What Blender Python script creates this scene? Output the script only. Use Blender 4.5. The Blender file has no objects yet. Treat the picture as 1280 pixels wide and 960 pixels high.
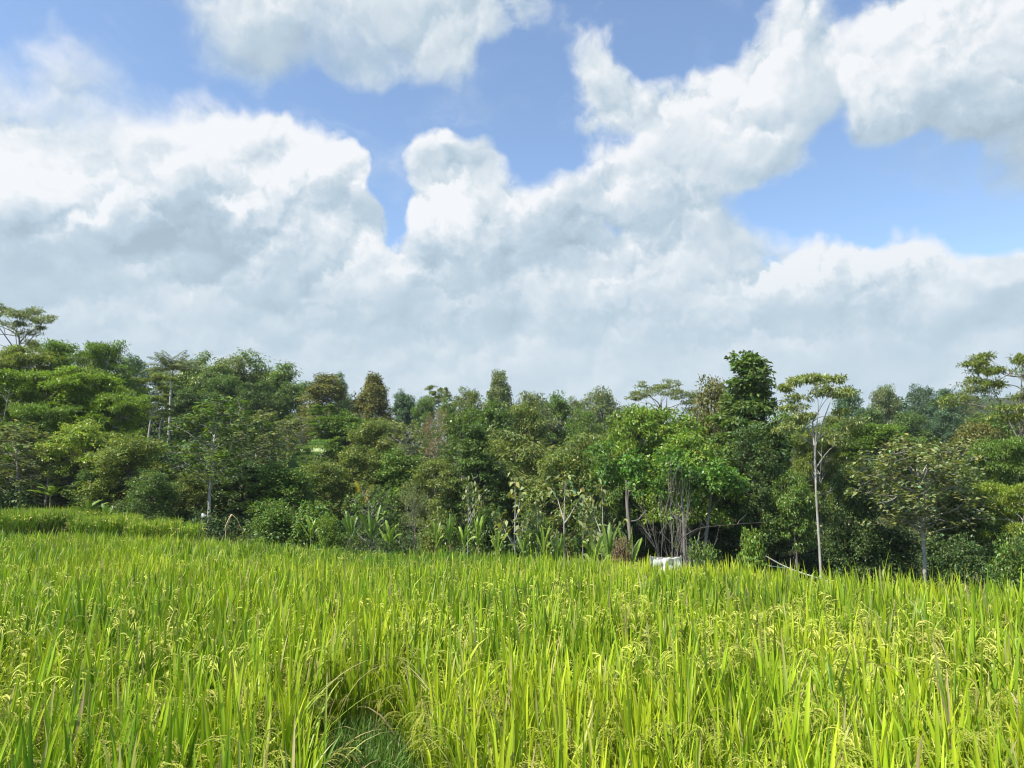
import bpy, math, random
import numpy as np

# ------------------------------------------------------------------ basics
SC = bpy.context.scene
COL = SC.collection
R = np.random.default_rng(11)
random.seed(5)
FPX = 931.0
PITCH = math.atan(130.0 / 931.0)
EYE = 2.0


def ray(px, py):
    """Direction of a photo pixel as (x, z) per metre of depth y."""
    up = 480.0 - py
    y = FPX * math.cos(PITCH) - up * math.sin(PITCH)
    z = FPX * math.sin(PITCH) + up * math.cos(PITCH)
    return (px - 640.0) / y, z / y


def at(px, py, d):
    u, v = ray(px, py)
    return np.array([u * d, d, EYE + v * d])


def sstep(a, b, x):
    t = np.clip((np.asarray(x, float) - a) / (b - a), 0, 1)
    return t * t * (3 - 2 * t)


def unit(v):
    return v / np.maximum(np.linalg.norm(v, axis=-1, keepdims=True), 1e-9)


# ------------------------------------------------------------------ mesh builder
class MB:
    def __init__(self):
        self.v, self.f, self.c, self.m = [], [], [], []
        self.n = 0

    def add(self, v, f, c=None, m=0):
        v = np.asarray(v, float).reshape(-1, 3)
        f = np.asarray(f, int)
        if c is None:
            c = np.ones((len(v), 3))
        c = np.broadcast_to(np.asarray(c, float), (len(v), 3))
        self.v.append(v)
        self.f.append(f + self.n)
        self.c.append(c)
        self.m.append(np.full(len(f), m, int))
        self.n += len(v)

    def mesh(self, name, mats):
        me = bpy.data.meshes.new(name)
        v = np.concatenate(self.v)
        c = np.concatenate(self.c)
        me.vertices.add(len(v))
        me.vertices.foreach_set("co", v.astype(np.float32).ravel())
        tot = sum(f.size for f in self.f)
        nf = sum(len(f) for f in self.f)
        me.loops.add(tot)
        me.polygons.add(nf)
        me.loops.foreach_set("vertex_index", np.concatenate([f.ravel() for f in self.f]).astype(np.int32))
        cnt = np.concatenate([np.full(len(f), f.shape[1]) for f in self.f])
        start = np.concatenate([[0], np.cumsum(cnt)[:-1]])
        me.polygons.foreach_set("loop_start", start.astype(np.int32))
        me.polygons.foreach_set("material_index", np.concatenate(self.m).astype(np.int32))
        a = me.attributes.new("tone", 'FLOAT_COLOR', 'POINT')
        a.data.foreach_set("color", np.concatenate([c, np.ones((len(c), 1))], 1).astype(np.float32).ravel())
        for mt in mats:
            me.materials.append(mt)
        me.update(calc_edges=True)
        return me

    def build(self, name, mats, parent=None):
        if not isinstance(mats, (list, tuple)):
            mats = [mats]
        o = bpy.data.objects.new(name, self.mesh(name, mats))
        COL.objects.link(o)
        if parent is not None:
            o.parent = parent
        return o


def tube(mb, pts, rad, sides=6, c=None, m=0):
    pts = np.asarray(pts, float)
    n = len(pts)
    rad = np.broadcast_to(np.asarray(rad, float), (n,))
    tan = unit(np.gradient(pts, axis=0))
    ref = np.where(np.abs(tan[:, 2:3]) > 0.9, np.array([[1.0, 0, 0]]), np.array([[0, 0, 1.0]]))
    # keep one reference for the whole tube to avoid twists
    ref = np.broadcast_to(ref[n // 2], (n, 3))
    a = unit(np.cross(tan, ref))
    b = np.cross(tan, a)
    th = np.linspace(0, 2 * math.pi, sides, endpoint=False)
    ring = pts[:, None] + rad[:, None, None] * (np.cos(th)[None, :, None] * a[:, None] + np.sin(th)[None, :, None] * b[:, None])
    i = np.arange(n - 1)[:, None] * sides
    j = np.arange(sides)[None]
    k = (j + 1) % sides
    f = np.stack([i + j, i + k, i + sides + k, i + sides + j], -1).reshape(-1, 4)
    mb.add(ring.reshape(-1, 3), f, c, m)
    mb.add(ring[-1], [list(range(sides))], c, m)


def curve(p0, p1, bend=0.0, n=7, rng=R, side=None):
    p0, p1 = np.asarray(p0, float), np.asarray(p1, float)
    t = np.linspace(0, 1, n)[:, None]
    L = np.linalg.norm(p1 - p0)
    off = rng.normal(size=3) * bend * L if side is None else np.asarray(side) * L
    w = rng.normal(size=3) * bend * 0.35 * L
    return p0 + (p1 - p0) * t + off * np.sin(math.pi * t) + w * np.sin(2 * math.pi * t)


def leaves(mb, pos, d, nrm, L, W, col, m=0, fold=0.18):
    """Kite shaped leaves, one quad each, slightly folded along the midrib."""
    n = len(pos)
    d = unit(d)
    nrm = unit(nrm - d * np.sum(nrm * d, 1, keepdims=True))
    s = np.cross(d, nrm)
    L = np.broadcast_to(np.asarray(L, float), (n,))[:, None]
    W = np.broadcast_to(np.asarray(W, float), (n,))[:, None]
    v0 = pos
    v1 = pos + d * L * 0.45 + s * W * 0.5 + nrm * W * fold
    v2 = pos + d * L - nrm * L * 0.10
    v3 = pos + d * L * 0.45 - s * W * 0.5 + nrm * W * fold
    v = np.stack([v0, v1, v2, v3], 1).reshape(-1, 3)
    f = np.arange(n * 4).reshape(n, 4)
    mb.add(v, f, np.repeat(col, 4, 0), m)


# ------------------------------------------------------------------ naming
def tag(o, label, cat, group=None, kind=None):
    if kind:
        o["kind"] = kind
    if label:
        o["label"] = label
        o["category"] = cat
    if group:
        o["group"] = group
    return o


def structure(o):
    o["kind"] = "structure"
    return o


def empty(name, loc):
    o = bpy.data.objects.new(name, None)
    o.empty_display_size = 0.3
    COL.objects.link(o)
    o.location = loc
    return o


# ------------------------------------------------------------------ materials
def newmat(name):
    m = bpy.data.materials.new(name)
    m.use_nodes = True
    nt = m.node_tree
    nt.nodes.clear()
    out = nt.nodes.new("ShaderNodeOutputMaterial")
    return m, nt, out


def N(nt, typ, **kw):
    n = nt.nodes.new(typ)
    for k, v in kw.items():
        setattr(n, k, v)
    return n


def leafmat(name, base=None, trans=0.3, rough=0.45, spec=0.35, gain=1.0, warm=(1.08, 1.15, 0.38)):
    """Leaf: colour of the plant (object colour, or base) times the leaf's own tone; light passes through."""
    m, nt, out = newmat(name)
    lk = nt.links.new
    at_ = N(nt, "ShaderNodeAttribute", attribute_name="tone")
    mul = N(nt, "ShaderNodeMixRGB", blend_type='MULTIPLY')
    mul.inputs[0].default_value = 1
    lk(at_.outputs["Color"], mul.inputs[1])
    if base is None:
        oi = N(nt, "ShaderNodeObjectInfo")
        lk(oi.outputs["Color"], mul.inputs[2])
    else:
        mul.inputs[2].default_value = (*base, 1)
    tc = N(nt, "ShaderNodeTexCoord")
    nz = N(nt, "ShaderNodeTexNoise")
    nz.inputs["Scale"].default_value = 0.9
    nz.inputs["Detail"].default_value = 3
    lk(tc.outputs["Object"], nz.inputs["Vector"])
    mr = N(nt, "ShaderNodeMapRange")
    mr.inputs[1].default_value = 0.3
    mr.inputs[2].default_value = 0.7
    mr.inputs[3].default_value = 0.78 * gain
    mr.inputs[4].default_value = 1.22 * gain
    lk(nz.outputs[0], mr.inputs[0])
    mu2 = N(nt, "ShaderNodeVectorMath", operation='SCALE')
    lk(mul.outputs[0], mu2.inputs[0])
    lk(mr.outputs[0], mu2.inputs["Scale"])
    p = N(nt, "ShaderNodeBsdfPrincipled")
    lk(mu2.outputs[0], p.inputs["Base Color"])
    p.inputs["Roughness"].default_value = rough
    p.inputs["Specular IOR Level"].default_value = spec
    tr = N(nt, "ShaderNodeBsdfTranslucent")
    tm = N(nt, "ShaderNodeVectorMath", operation='MULTIPLY')
    lk(mu2.outputs[0], tm.inputs[0])
    tm.inputs[1].default_value = warm
    lk(tm.outputs[0], tr.inputs["Color"])
    mx = N(nt, "ShaderNodeMixShader")
    mx.inputs[0].default_value = trans
    lk(p.outputs[0], mx.inputs[1])
    lk(tr.outputs[0], mx.inputs[2])
    lk(mx.outputs[0], out.inputs["Surface"])
    return m


def barkmat(name, c1, c2, scale=3.0, rough=0.85, objcol=False):
    m, nt, out = newmat(name)
    lk = nt.links.new
    tc = N(nt, "ShaderNodeTexCoord")
    mp = N(nt, "ShaderNodeMapping")
    mp.inputs["Scale"].default_value = (scale * 2.5, scale * 2.5, scale * 0.6)
    lk(tc.outputs["Object"], mp.inputs[0])
    nz = N(nt, "ShaderNodeTexNoise")
    nz.inputs["Scale"].default_value = 1.0
    nz.inputs["Detail"].default_value = 6
    nz.inputs["Roughness"].default_value = 0.65
    lk(mp.outputs[0], nz.inputs["Vector"])
    rp = N(nt, "ShaderNodeValToRGB")
    rp.color_ramp.elements[0].position = 0.35
    rp.color_ramp.elements[0].color = (*c1, 1)
    rp.color_ramp.elements[1].position = 0.65
    rp.color_ramp.elements[1].color = (*c2, 1)
    lk(nz.outputs[0], rp.inputs[0])
    p = N(nt, "ShaderNodeBsdfPrincipled")
    p.inputs["Roughness"].default_value = rough
    p.inputs["Specular IOR Level"].default_value = 0.2
    lk(rp.outputs[0], p.inputs["Base Color"])
    b = N(nt, "ShaderNodeBump")
    b.inputs["Strength"].default_value = 0.5
    b.inputs["Distance"].default_value = 0.03
    lk(nz.outputs[0], b.inputs["Height"])
    lk(b.outputs[0], p.inputs["Normal"])
    lk(p.outputs[0], out.inputs["Surface"])
    return m


M = {}
M["leaf"] = leafmat("tree_leaf", None, 0.36, 0.42, 0.4, gain=2.45)
M["leaf_gloss"] = leafmat("broad_leaf", None, 0.30, 0.42, 0.4, gain=2.0)
M["rice"] = leafmat("rice_leaf", (1, 1, 1), 0.27, 0.45, 0.35, warm=(1.1, 1.15, 0.5))
M["grain"] = leafmat("rice_grain", (1, 1, 1), 0.12, 0.6, 0.25, warm=(1, 1, 0.8))
M["bark"] = barkmat("dark_bark", (0.05, 0.04, 0.03), (0.13, 0.11, 0.085))
M["bark_pale"] = barkmat("pale_bark", (0.22, 0.20, 0.165), (0.50, 0.47, 0.41), 2.0)
M["bark_grey"] = barkmat("grey_bark", (0.12, 0.105, 0.085), (0.27, 0.24, 0.2), 2.5)
M["stalk"] = barkmat("banana_stalk", (0.09, 0.10, 0.04), (0.24, 0.2, 0.10), 3)
M["dry"] = barkmat("dry_stem", (0.30, 0.24, 0.15), (0.50, 0.42, 0.28), 4)
M["plank"] = barkmat("weathered_wood", (0.42, 0.38, 0.33), (0.68, 0.65, 0.60), 4)


def groundmat():
    m, nt, out = newmat("field_soil")
    lk = nt.links.new
    tc = N(nt, "ShaderNodeTexCoord")
    nz = N(nt, "ShaderNodeTexNoise")
    nz.inputs["Scale"].default_value = 2.2
    nz.inputs["Detail"].default_value = 8
    nz.inputs["Roughness"].default_value = 0.7
    lk(tc.outputs["Object"], nz.inputs["Vector"])
    rp = N(nt, "ShaderNodeValToRGB")
    e = rp.color_ramp.elements
    e[0].position, e[0].color = 0.35, (0.035, 0.03, 0.016, 1)
    e[1].position, e[1].color = 0.62, (0.07, 0.075, 0.025, 1)
    x = e.new(0.5)
    x.color = (0.045, 0.052, 0.018, 1)
    lk(nz.outputs[0], rp.inputs[0])
    p = N(nt, "ShaderNodeBsdfPrincipled")
    p.inputs["Roughness"].default_value = 0.95
    p.inputs["Specular IOR Level"].default_value = 0.1
    lk(rp.outputs[0], p.inputs["Base Color"])
    b = N(nt, "ShaderNodeBump")
    b.inputs["Strength"].default_value = 0.8
    b.inputs["Distance"].default_value = 0.08
    lk(nz.outputs[0], b.inputs["Height"])
    lk(b.outputs[0], p.inputs["Normal"])
    lk(p.outputs[0], out.inputs["Surface"])
    return m


M["soil"] = groundmat()

# ------------------------------------------------------------------ terrain
EX = [-80, -20, -10.7, -7, 0, 3.8, 5.2, 6.6, 8, 12, 80]
EY = [31, 27.6, 24.9, 23.5, 22, 17, 13, 10, 8.6, 7.8, 7]
VX = [-90, -40, -18, -8, 0, 15, 60, 120]
VZ = [2.0, 0.2, -0.8, -2.4, -4.0, -4.6, -3.4, 0.0]


def edge(x):
    return np.interp(x, EX, EY)


def canopy(x, y):
    """Height of the rice tops of the main field above the ground datum."""
    w = sstep(-14, 0, x)
    return EYE - 1.08 - (0.016 + 0.039 * w) * np.maximum(0, y - 8) - 0.13 * sstep(21, 26.5, y) * sstep(-5, -11, x)


# small terraces beyond the far-left edge of the field: centre x, y, half sizes, height of the rice tops
PLOTS = []
for (pa, pb, pt, d, hd) in ((-70, 103, 639.8, 35.0, 4.5), (109, 163, 645.6, 32.1, 2.4), (168, 221, 651.0, 29.9, 1.6), (226, 247, 655.6, 28.4, 1.1)):
    a, b = at(pa, pt, d), at(pb, pt, d)
    PLOTS.append(((a[0] + b[0]) / 2, d, (b[0] - a[0]) / 2, hd, (a[2] + b[2]) / 2))

GAP = np.array([(-0.55, 1.5), (-0.76, 3.2), (-1.28, 5.0), (-1.16, 5.4), (-0.80, 5.4), (-0.60, 4.9), (-0.30, 3.7), (-0.14, 1.5)])


def inpoly(x, y, P):
    r = np.zeros(np.shape(x), bool)
    j = len(P) - 1
    for i in range(len(P)):
        c = ((P[i, 1] > y) != (P[j, 1] > y)) & (x < (P[j, 0] - P[i, 0]) * (y - P[i, 1]) / (P[j, 1] - P[i, 1] + 1e-12) + P[i, 0])
        r ^= c
        j = i
    return r


def terrain(x, y):
    x, y = np.asarray(x, float), np.asarray(y, float)
    F = canopy(x, np.minimum(y, edge(x))) - 0.95
    V = np.interp(x, VX, VZ)
    e = (y - edge(x)) * 0.7
    z = F + (V - F) * sstep(0.3, 7.5, e)
    hill = np.interp(y, [0, 33, 45, 70, 110, 150, 260, 600, 3000], [0, 0, 1.4, 5.2, 9.6, 11, 12, 14, 14])
    hill = hill * np.interp(x, [-120, -40, 0, 40, 120], [1.15, 1.0, 0.98, 0.92, 1.2])
    z = z + hill
    # a long wooded rise far off on the right
    z = z + 44 * np.exp(-((x - 330) / 150) ** 2 - ((y - 480) / 110) ** 2)
    z = z + (0.25 * np.sin(x * 0.21 + 1.3) + 0.2 * np.sin(y * 0.27 + x * 0.11)) * sstep(34, 46, y)
    for (cx, cy, hx, hy, ct) in PLOTS:
        ins = ((x - cx) / (hx + 0.3)) ** 2 + ((y - cy) / (hy + 0.3)) ** 2 < 1
        z = np.where(ins, ct - 0.85, z)
    # the grassy bund
    b = np.exp(-((x + 0.185 * y) / 0.55) ** 2) * sstep(6.4, 5.4, y) * sstep(0.5, 2.5, y)
    return z + 0.33 * b


def make_ground():
    s = np.linspace(-1, 1, 261)
    gx = np.sinh(s * 6.6) / math.sinh(6.6) * 1200
    s2 = np.linspace(-0.45, 1, 261)
    gy = np.sinh(s2 * 6.6) / math.sinh(6.6) * 1200 + 6
    X, Y = np.meshgrid(gx, gy)
    Z = terrain(X, Y)
    mb = MB()
    n = len(gx)
    i, j = np.meshgrid(np.arange(n - 1), np.arange(len(gy) - 1))
    a = (j * n + i).ravel()
    mb.add(np.stack([X, Y, Z], -1).reshape(-1, 3), np.stack([a, a + 1, a + n + 1, a + n], 1))
    return structure(mb.build("ground", M["soil"]))


make_ground()
# ------------------------------------------------------------------ light and sky
SUN = unit(np.array([-0.66, -0.42, 1.0]))
SUN_EL = math.asin(SUN[2])
SUN_ROT = math.atan2(SUN[0], SUN[1])

sl = bpy.data.lights.new("sun", 'SUN')
sl.energy = 5.0
sl.angle = math.radians(0.5)
sl.color = (1.0, 0.955, 0.88)
so = bpy.data.objects.new("sun", sl)
COL.objects.link(so)
from mathutils import Vector
so.rotation_euler = Vector(SUN).to_track_quat('Z', 'Y').to_euler()
so.location = (-20, -10, 40)

W = bpy.data.worlds.new("World")
SC.world = W
W.use_nodes = True
wt = W.node_tree
wt.nodes.clear()


def math_(nt, op, a, b=None, c=None, clamp=False):
    n = N(nt, "ShaderNodeMath", operation=op)
    n.use_clamp = clamp
    for i, x in enumerate((a, b, c)):
        if x is None:
            continue
        if isinstance(x, (int, float)):
            n.inputs[i].default_value = x
        else:
            nt.links.new(x, n.inputs[i])
    return n.outputs[0]


def vmath(nt, op, a, b=None, c=None):
    n = N(nt, "ShaderNodeVectorMath", operation=op)
    for i, x in enumerate((a, b, c)):
        if x is None:
            continue
        if isinstance(x, (tuple, list)):
            n.inputs[i].default_value = x
        else:
            nt.links.new(x, n.inputs[i])
    return n.outputs["Value"] if op in ("DOT_PRODUCT", "LENGTH") else n.outputs[0]


def noise(nt, vec, scale, detail, rough=0.55, lac=2.0, dist=0.0):
    n = N(nt, "ShaderNodeTexNoise", noise_dimensions='2D')
    n.inputs["Scale"].default_value = scale
    n.inputs["Detail"].default_value = detail
    n.inputs["Roughness"].default_value = rough
    n.inputs["Lacunarity"].default_value = lac
    n.inputs["Distortion"].default_value = dist
    nt.links.new(vec, n.inputs["Vector"])
    return n


def mapr(nt, x, a, b, c, d, smooth=True):
    n = N(nt, "ShaderNodeMapRange")
    n.interpolation_type = 'SMOOTHSTEP' if smooth else 'LINEAR'
    nt.links.new(x, n.inputs[0])
    for i, v in enumerate((a, b, c, d)):
        n.inputs[i + 1].default_value = v
    return n.outputs[0]


def sky_pt(px, py):
    u, v = ray(px, py)
    return math.atan2(u, 1.0), math.asin(v / math.sqrt(u * u + 1 + v * v))


def blobs(nt, p, lst, sunward=None):
    """Sum of soft round blobs at point p; with sunward also how fast the sum falls towards that side."""
    acc, slope = 0.0, 0.0
    for (cx, cy, rx, ry, w) in lst:
        a, e = sky_pt(cx, cy)
        q = vmath(nt, 'MULTIPLY_ADD', p, (FPX / rx, FPX / ry, 0), (-a * FPX / rx, -e * FPX / ry, 0))
        d = vmath(nt, 'DOT_PRODUCT', q, q)
        g = math_(nt, 'POWER', 0.3678794, d)
        acc = math_(nt, 'MULTIPLY_ADD', g, w, acc)
        if sunward:
            t = vmath(nt, 'DOT_PRODUCT', q, (2 * w * sunward[0] * FPX / rx, 2 * w * sunward[1] * FPX / ry, 0))
            slope = math_(nt, 'MULTIPLY_ADD', g, t, slope)
    return (acc, slope) if sunward else acc


# where the clouds of the photograph stand (centre, radii in photo pixels, weight)
COVER = [
    # high soft cloud at the top
    (400, 0, 200, 62, 1.05), (570, 10, 100, 48, 0.8), (290, 55, 100, 50, 0.55), (420, 70, 120, 34, 0.4),
    # upper left, thin
    (62, 88, 52, 44, 0.62), (150, 118, 130, 42, 0.34), (20, 150, 60, 34, 0.25),
    # left mass
    (20, 245, 120, 72, 1.0), (170, 245, 120, 66, 0.75), (300, 222, 126, 56, 1.1), (415, 222, 58, 52, 0.95), (330, 165, 62, 26, 0.55),
    (250, 330, 330, 90, 0.9),
    # centre towers
    (585, 185, 46, 30, 0.85), (560, 262, 62, 46, 1.0), (660, 250, 66, 52, 0.6), (640, 340, 300, 60, 0.7),
    # big diagonal cloud
    (752, 85, 48, 50, 1.05), (735, 225, 85, 46, 0.7), (840, 130, 90, 52, 0.8), (860, 190, 130, 60, 0.8),
    (1000, 58, 40, 50, 1.0), (965, 125, 74, 52, 0.85), (960, 190, 70, 56, 0.75), (870, 280, 110, 66, 0.9), (1010, 215, 34, 26, 0.45),
    # right cloud
    (1190, 50, 130, 80, 1.35), (1280, 150, 120, 85, 1.25), (1085, 115, 50, 72, 0.75), (1160, 140, 80, 46, 0.4),
    # low right cumulus and the band above the wood
    (1032, 310, 50, 28, 0.9), (1120, 318, 76, 36, 1.0), (1272, 368, 66, 34, 1.0), (1060, 385, 160, 46, 0.7),
    (640, 480, 1500, 120, 1.25), (1240, 480, 220, 70, 0.6), (1500, 450, 200, 120, 0.9), (-200, 400, 220, 160, 0.9),
    # blue openings
    (486, 235, 28, 66, -1.35), (520, 135, 130, 34, -0.45), (655, 130, 52, 70, -1.0), (845, 45, 95, 36, -1.0), (1075, 8, 30, 26, -0.7),
    (1105, 238, 150, 60, -1.45), (958, 250, 30, 18, -0.5), (1235, 310, 66, 34, -1.1), (180, 15, 90, 36, -0.55),
    (300, 118, 110, 24, -0.45), (775, 172, 40, 15, -0.6), (440, 160, 44, 22, -0.45), (1046, 150, 24, 95, -1.0), (690, 190, 40, 18, -0.35),
]
# thick parts of the clouds that the sun does not reach
SHADE = [
    (235, 285, 90, 42, 0.62), (30, 330, 60, 40, 0.6), (330, 345, 170, 40, 0.38), (560, 335, 110, 26, 0.45),
    (750, 310, 130, 40, 0.45), (870, 255, 70, 40, 0.30), (640, 405, 440, 32, 0.32), (1235, 205, 120, 50, 0.75),
    (1130, 380, 120, 30, 0.40), (90, 190, 60, 30, 0.3), (390, 70, 160, 30, 0.40), (1000, 420, 260, 46, 0.3),
    (280, 425, 240, 30, 0.25), (540, 215, 30, 14, 0.25), (690, 270, 50, 26, 0.35), (1110, 170, 60, 40, 0.35), (850, 160, 60, 26, 0.2),
    (60, 250, 90, 40, -0.30), (400, 195, 90, 40, -0.45), (570, 268, 50, 32, -0.6), (320, 265, 46, 24, -0.55), (300, 200, 80, 24, -0.35),
    (130, 370, 90, 30, -0.35), (880, 200, 80, 46, -0.35), (1010, 330, 40, 20, -0.5), (1150, 318, 50, 22, -0.45),
    (660, 368, 36, 24, -0.55), (745, 350, 34, 24, -0.45), (1130, 50, 90, 46, -0.35), (450, 365, 36, 20, -0.35), (1270, 365, 40, 16, -0.4), (590, 440, 130, 16, -0.3), (200, 400, 60, 20, -0.3), (880, 380, 50, 24, -0.35), (960, 350, 30, 18, -0.4), (1000, 430, 90, 20, -0.3), (350, 390, 50, 18, -0.25), (930, 400, 20, 12, -0.4), (470, 330, 30, 12, -0.3),
]
# clouds with soft, veiled outlines
SOFT = [(860, 200, 160, 120, 0.45), (300, 230, 260, 90, 0.25), (1030, 90, 60, 90, 0.3), (380, 30, 300, 80, 1.0), (90, 110, 170, 80, 1.0), (1200, 160, 200, 110, 0.8), (640, 480, 1500, 110, 0.8), (690, 220, 90, 40, 0.4)]

tc = N(wt, "ShaderNodeTexCoord")
sp = N(wt, "ShaderNodeSeparateXYZ")
wt.links.new(tc.outputs["Generated"], sp.inputs[0])
az = math_(wt, 'ARCTAN2', sp.outputs[0], sp.outputs[1])
el = math_(wt, 'ARCSINE', sp.outputs[2])
cb = N(wt, "ShaderNodeCombineXYZ")
wt.links.new(az, cb.inputs[0])
wt.links.new(el, cb.inputs[1])
P0 = cb.outputs[0]
wob = noise(wt, P0, 8.0, 3.0, 0.55)
wv = vmath(wt, 'SUBTRACT', wob.outputs["Color"], (0.5, 0.5, 0.5))
PW_ = vmath(wt, 'MULTIPLY_ADD', wv, (0.10, 0.075, 0.0), P0)
wb2 = noise(wt, P0, 30.0, 4.0, 0.62)
wv2 = vmath(wt, 'SUBTRACT', wb2.outputs["Color"], (0.5, 0.5, 0.5))
SUNWARD = (-0.030, 0.044)
cov, slope = blobs(wt, PW_, COVER, SUNWARD)
cov = math_(wt, 'MINIMUM', cov, 1.4)
soft = blobs(wt, P0, SOFT)
soft = math_(wt, 'MINIMUM', soft, 1.0)
PB = vmath(wt, 'MULTIPLY_ADD', wv2, (0.040, 0.040, 0.0), P0)


def billow(off):
    """Rounded cauliflower heads: creased noise turned upside down, plus loose fluff."""
    p = vmath(wt, 'ADD', PB, off) if off else PB
    st = vmath(wt, 'MULTIPLY', p, (1.0, 1.2, 1.0))
    r = N(wt, "ShaderNodeTexNoise", noise_dimensions='2D', noise_type='RIDGED_MULTIFRACTAL')
    for k, v in (("Scale", 8.5), ("Detail", 5.0), ("Roughness", 0.52), ("Lacunarity", 2.15), ("Offset", 0.95), ("Gain", 1.4)):
        r.inputs[k].default_value = v
    wt.links.new(st, r.inputs["Vector"])
    return math_(wt, 'MULTIPLY_ADD', r.outputs[0], -BIL, BIL * 1.1)


BIL = 0.30
B0 = billow(None)
B1 = billow((-0.0075, 0.0105, 0.0))
st0 = vmath(wt, 'MULTIPLY', PW_, (1.0, 1.25, 1.0))
fl0 = noise(wt, st0, 6.0, 9.0, 0.595, 2.1).outputs[0]
fl1 = noise(wt, vmath(wt, 'ADD', st0, (-0.018, 0.028, 0.0)), 6.0, 3.0, 0.57, 2.1).outputs[0]
fl = math_(wt, 'SUBTRACT', fl0, 0.5)
d0 = math_(wt, 'MULTIPLY_ADD', fl, 1.5, cov)
d0 = math_(wt, 'ADD', d0, math_(wt, 'MULTIPLY', B0, math_(wt, 'MULTIPLY_ADD', soft, -0.75, 1.0)))
# crisp outlines on the cumulus, veiled ones on the soft clouds
hi = math_(wt, 'MULTIPLY_ADD', soft, 0.60, 0.62)
lo = math_(wt, 'MULTIPLY_ADD', soft, -0.12, 0.26)
aa = math_(wt, 'DIVIDE', math_(wt, 'SUBTRACT', d0, lo), math_(wt, 'SUBTRACT', hi, lo))
aa = math_(wt, 'MAXIMUM', math_(wt, 'MINIMUM', aa, 1.0), 0.0)
alpha = mapr(wt, aa, 0.0, 1.0, 0.0, 1.0)
# thin veil between the clouds
vn = noise(wt, vmath(wt, 'MULTIPLY', PW_, (1.0, 2.0, 1.0)), 4.2, 6.0, 0.6)
veil = mapr(wt, vn.outputs[0], 0.50, 0.80, 0.0, 0.32)
alpha = math_(wt, 'MAXIMUM', math_(wt, 'MULTIPLY', alpha, 0.955), veil)
# light from the sun at the upper left
e1 = math_(wt, 'MULTIPLY', math_(wt, 'SUBTRACT', B0, B1), math_(wt, 'MULTIPLY_ADD', soft, -0.6, 1.0))
e3 = math_(wt, 'MULTIPLY', math_(wt, 'SUBTRACT', fl0, fl1), math_(wt, 'MULTIPLY_ADD', soft, -0.55, 1.0))
e2 = math_(wt, 'MAXIMUM', math_(wt, 'MINIMUM', slope, 1.0), -0.4)
lit = math_(wt, 'MULTIPLY_ADD', e1, 1.7, 0.66)
lit = math_(wt, 'MULTIPLY_ADD', e3, 1.5, lit)
lit = math_(wt, 'MULTIPLY_ADD', e2, 0.30, lit)
sh = blobs(wt, vmath(wt, 'MULTIPLY_ADD', wv2, (0.09, 0.08, 0.0), PW_), SHADE)
lit = math_(wt, 'MULTIPLY_ADD', sh, -0.58, lit)
lit = math_(wt, 'MAXIMUM', math_(wt, 'MINIMUM', lit, 1.0), 0.0)
ramp = N(wt, "ShaderNodeValToRGB")
re_ = ramp.color_ramp.elements
re_[0].position, re_[0].color = 0.0, (0.385, 0.49, 0.58, 1)
re_[1].position, re_[1].color = 1.0, (0.94, 0.955, 0.97, 1)
x = re_.new(0.42)
x.color = (0.52, 0.635, 0.725, 1)
x = re_.new(0.75)
x.color = (0.73, 0.80, 0.85, 1)
wt.links.new(lit, ramp.inputs[0])
# thin air veil that thickens towards the horizon
low = mapr(wt, el, 0.36, 0.12, 0.0, 1.0)
hz = N(wt, "ShaderNodeMixRGB")
wt.links.new(math_(wt, 'MULTIPLY', low, 0.55), hz.inputs[0])
wt.links.new(ramp.outputs[0], hz.inputs[1])
hz.inputs[2].default_value = (0.575, 0.69, 0.76, 1)

sky = N(wt, "ShaderNodeTexSky", sky_type='NISHITA')
sky.sun_disc = False
sky.sun_elevation = SUN_EL
sky.sun_rotation = SUN_ROT
sky.altitude = 300
sky.air_density = 1.05
sky.dust_density = 0.5
sky.ozone_density = 2.0
b1 = N(wt, "ShaderNodeBackground")
b1.inputs[1].default_value = 0.15
wt.links.new(sky.outputs[0], b1.inputs[0])
b2 = N(wt, "ShaderNodeBackground")
b2.inputs[1].default_value = 0.665
wt.links.new(hz.outputs[0], b2.inputs[0])
mixw = N(wt, "ShaderNodeMixShader")
wt.links.new(alpha, mixw.inputs[0])
wt.links.new(b1.outputs[0], mixw.inputs[1])
wt.links.new(b2.outputs[0], mixw.inputs[2])
wo = N(wt, "ShaderNodeOutputWorld")
wt.links.new(mixw.outputs[0], wo.inputs[0])
W.cycles.sampling_method = 'NONE'

# ------------------------------------------------------------------ camera and picture
cam = bpy.data.cameras.new("camera")
cam.sensor_fit = 'HORIZONTAL'
cam.angle = 2 * math.atan(640.0 / FPX)
cam.clip_start = 0.05
cam.clip_end = 8000
co = bpy.data.objects.new("camera", cam)
COL.objects.link(co)
co.location = (0, 0, EYE)
co.rotation_euler = (math.pi / 2 + PITCH, 0, 0)
SC.camera = co
vs = SC.view_settings
vs.view_transform = 'Standard'
vs.look = 'None'
vs.gamma = 1
vs.exposure = 0.6
vs.use_curve_mapping = False
SC.cycles.max_bounces = 6
SC.cycles.diffuse_bounces = 3
SC.cycles.glossy_bounces = 2
SC.cycles.transmission_bounces = 4
SC.cycles.use_denoising = True
SC.cycles.filter_width = 1.15
# ------------------------------------------------------------------ rice
def patch_noise(x, y, s, seed):
    """Smooth random field in [-1, 1] from a few sines."""
    r = np.random.default_rng(seed)
    z = 0
    for k in range(6):
        a = r.uniform(0, 2 * math.pi)
        f = s * r.uniform(0.6, 1.9)
        z = z + np.sin((x * math.cos(a) + y * math.sin(a)) * f + r.uniform(0, 6.28))
    return z / 3.0


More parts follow.
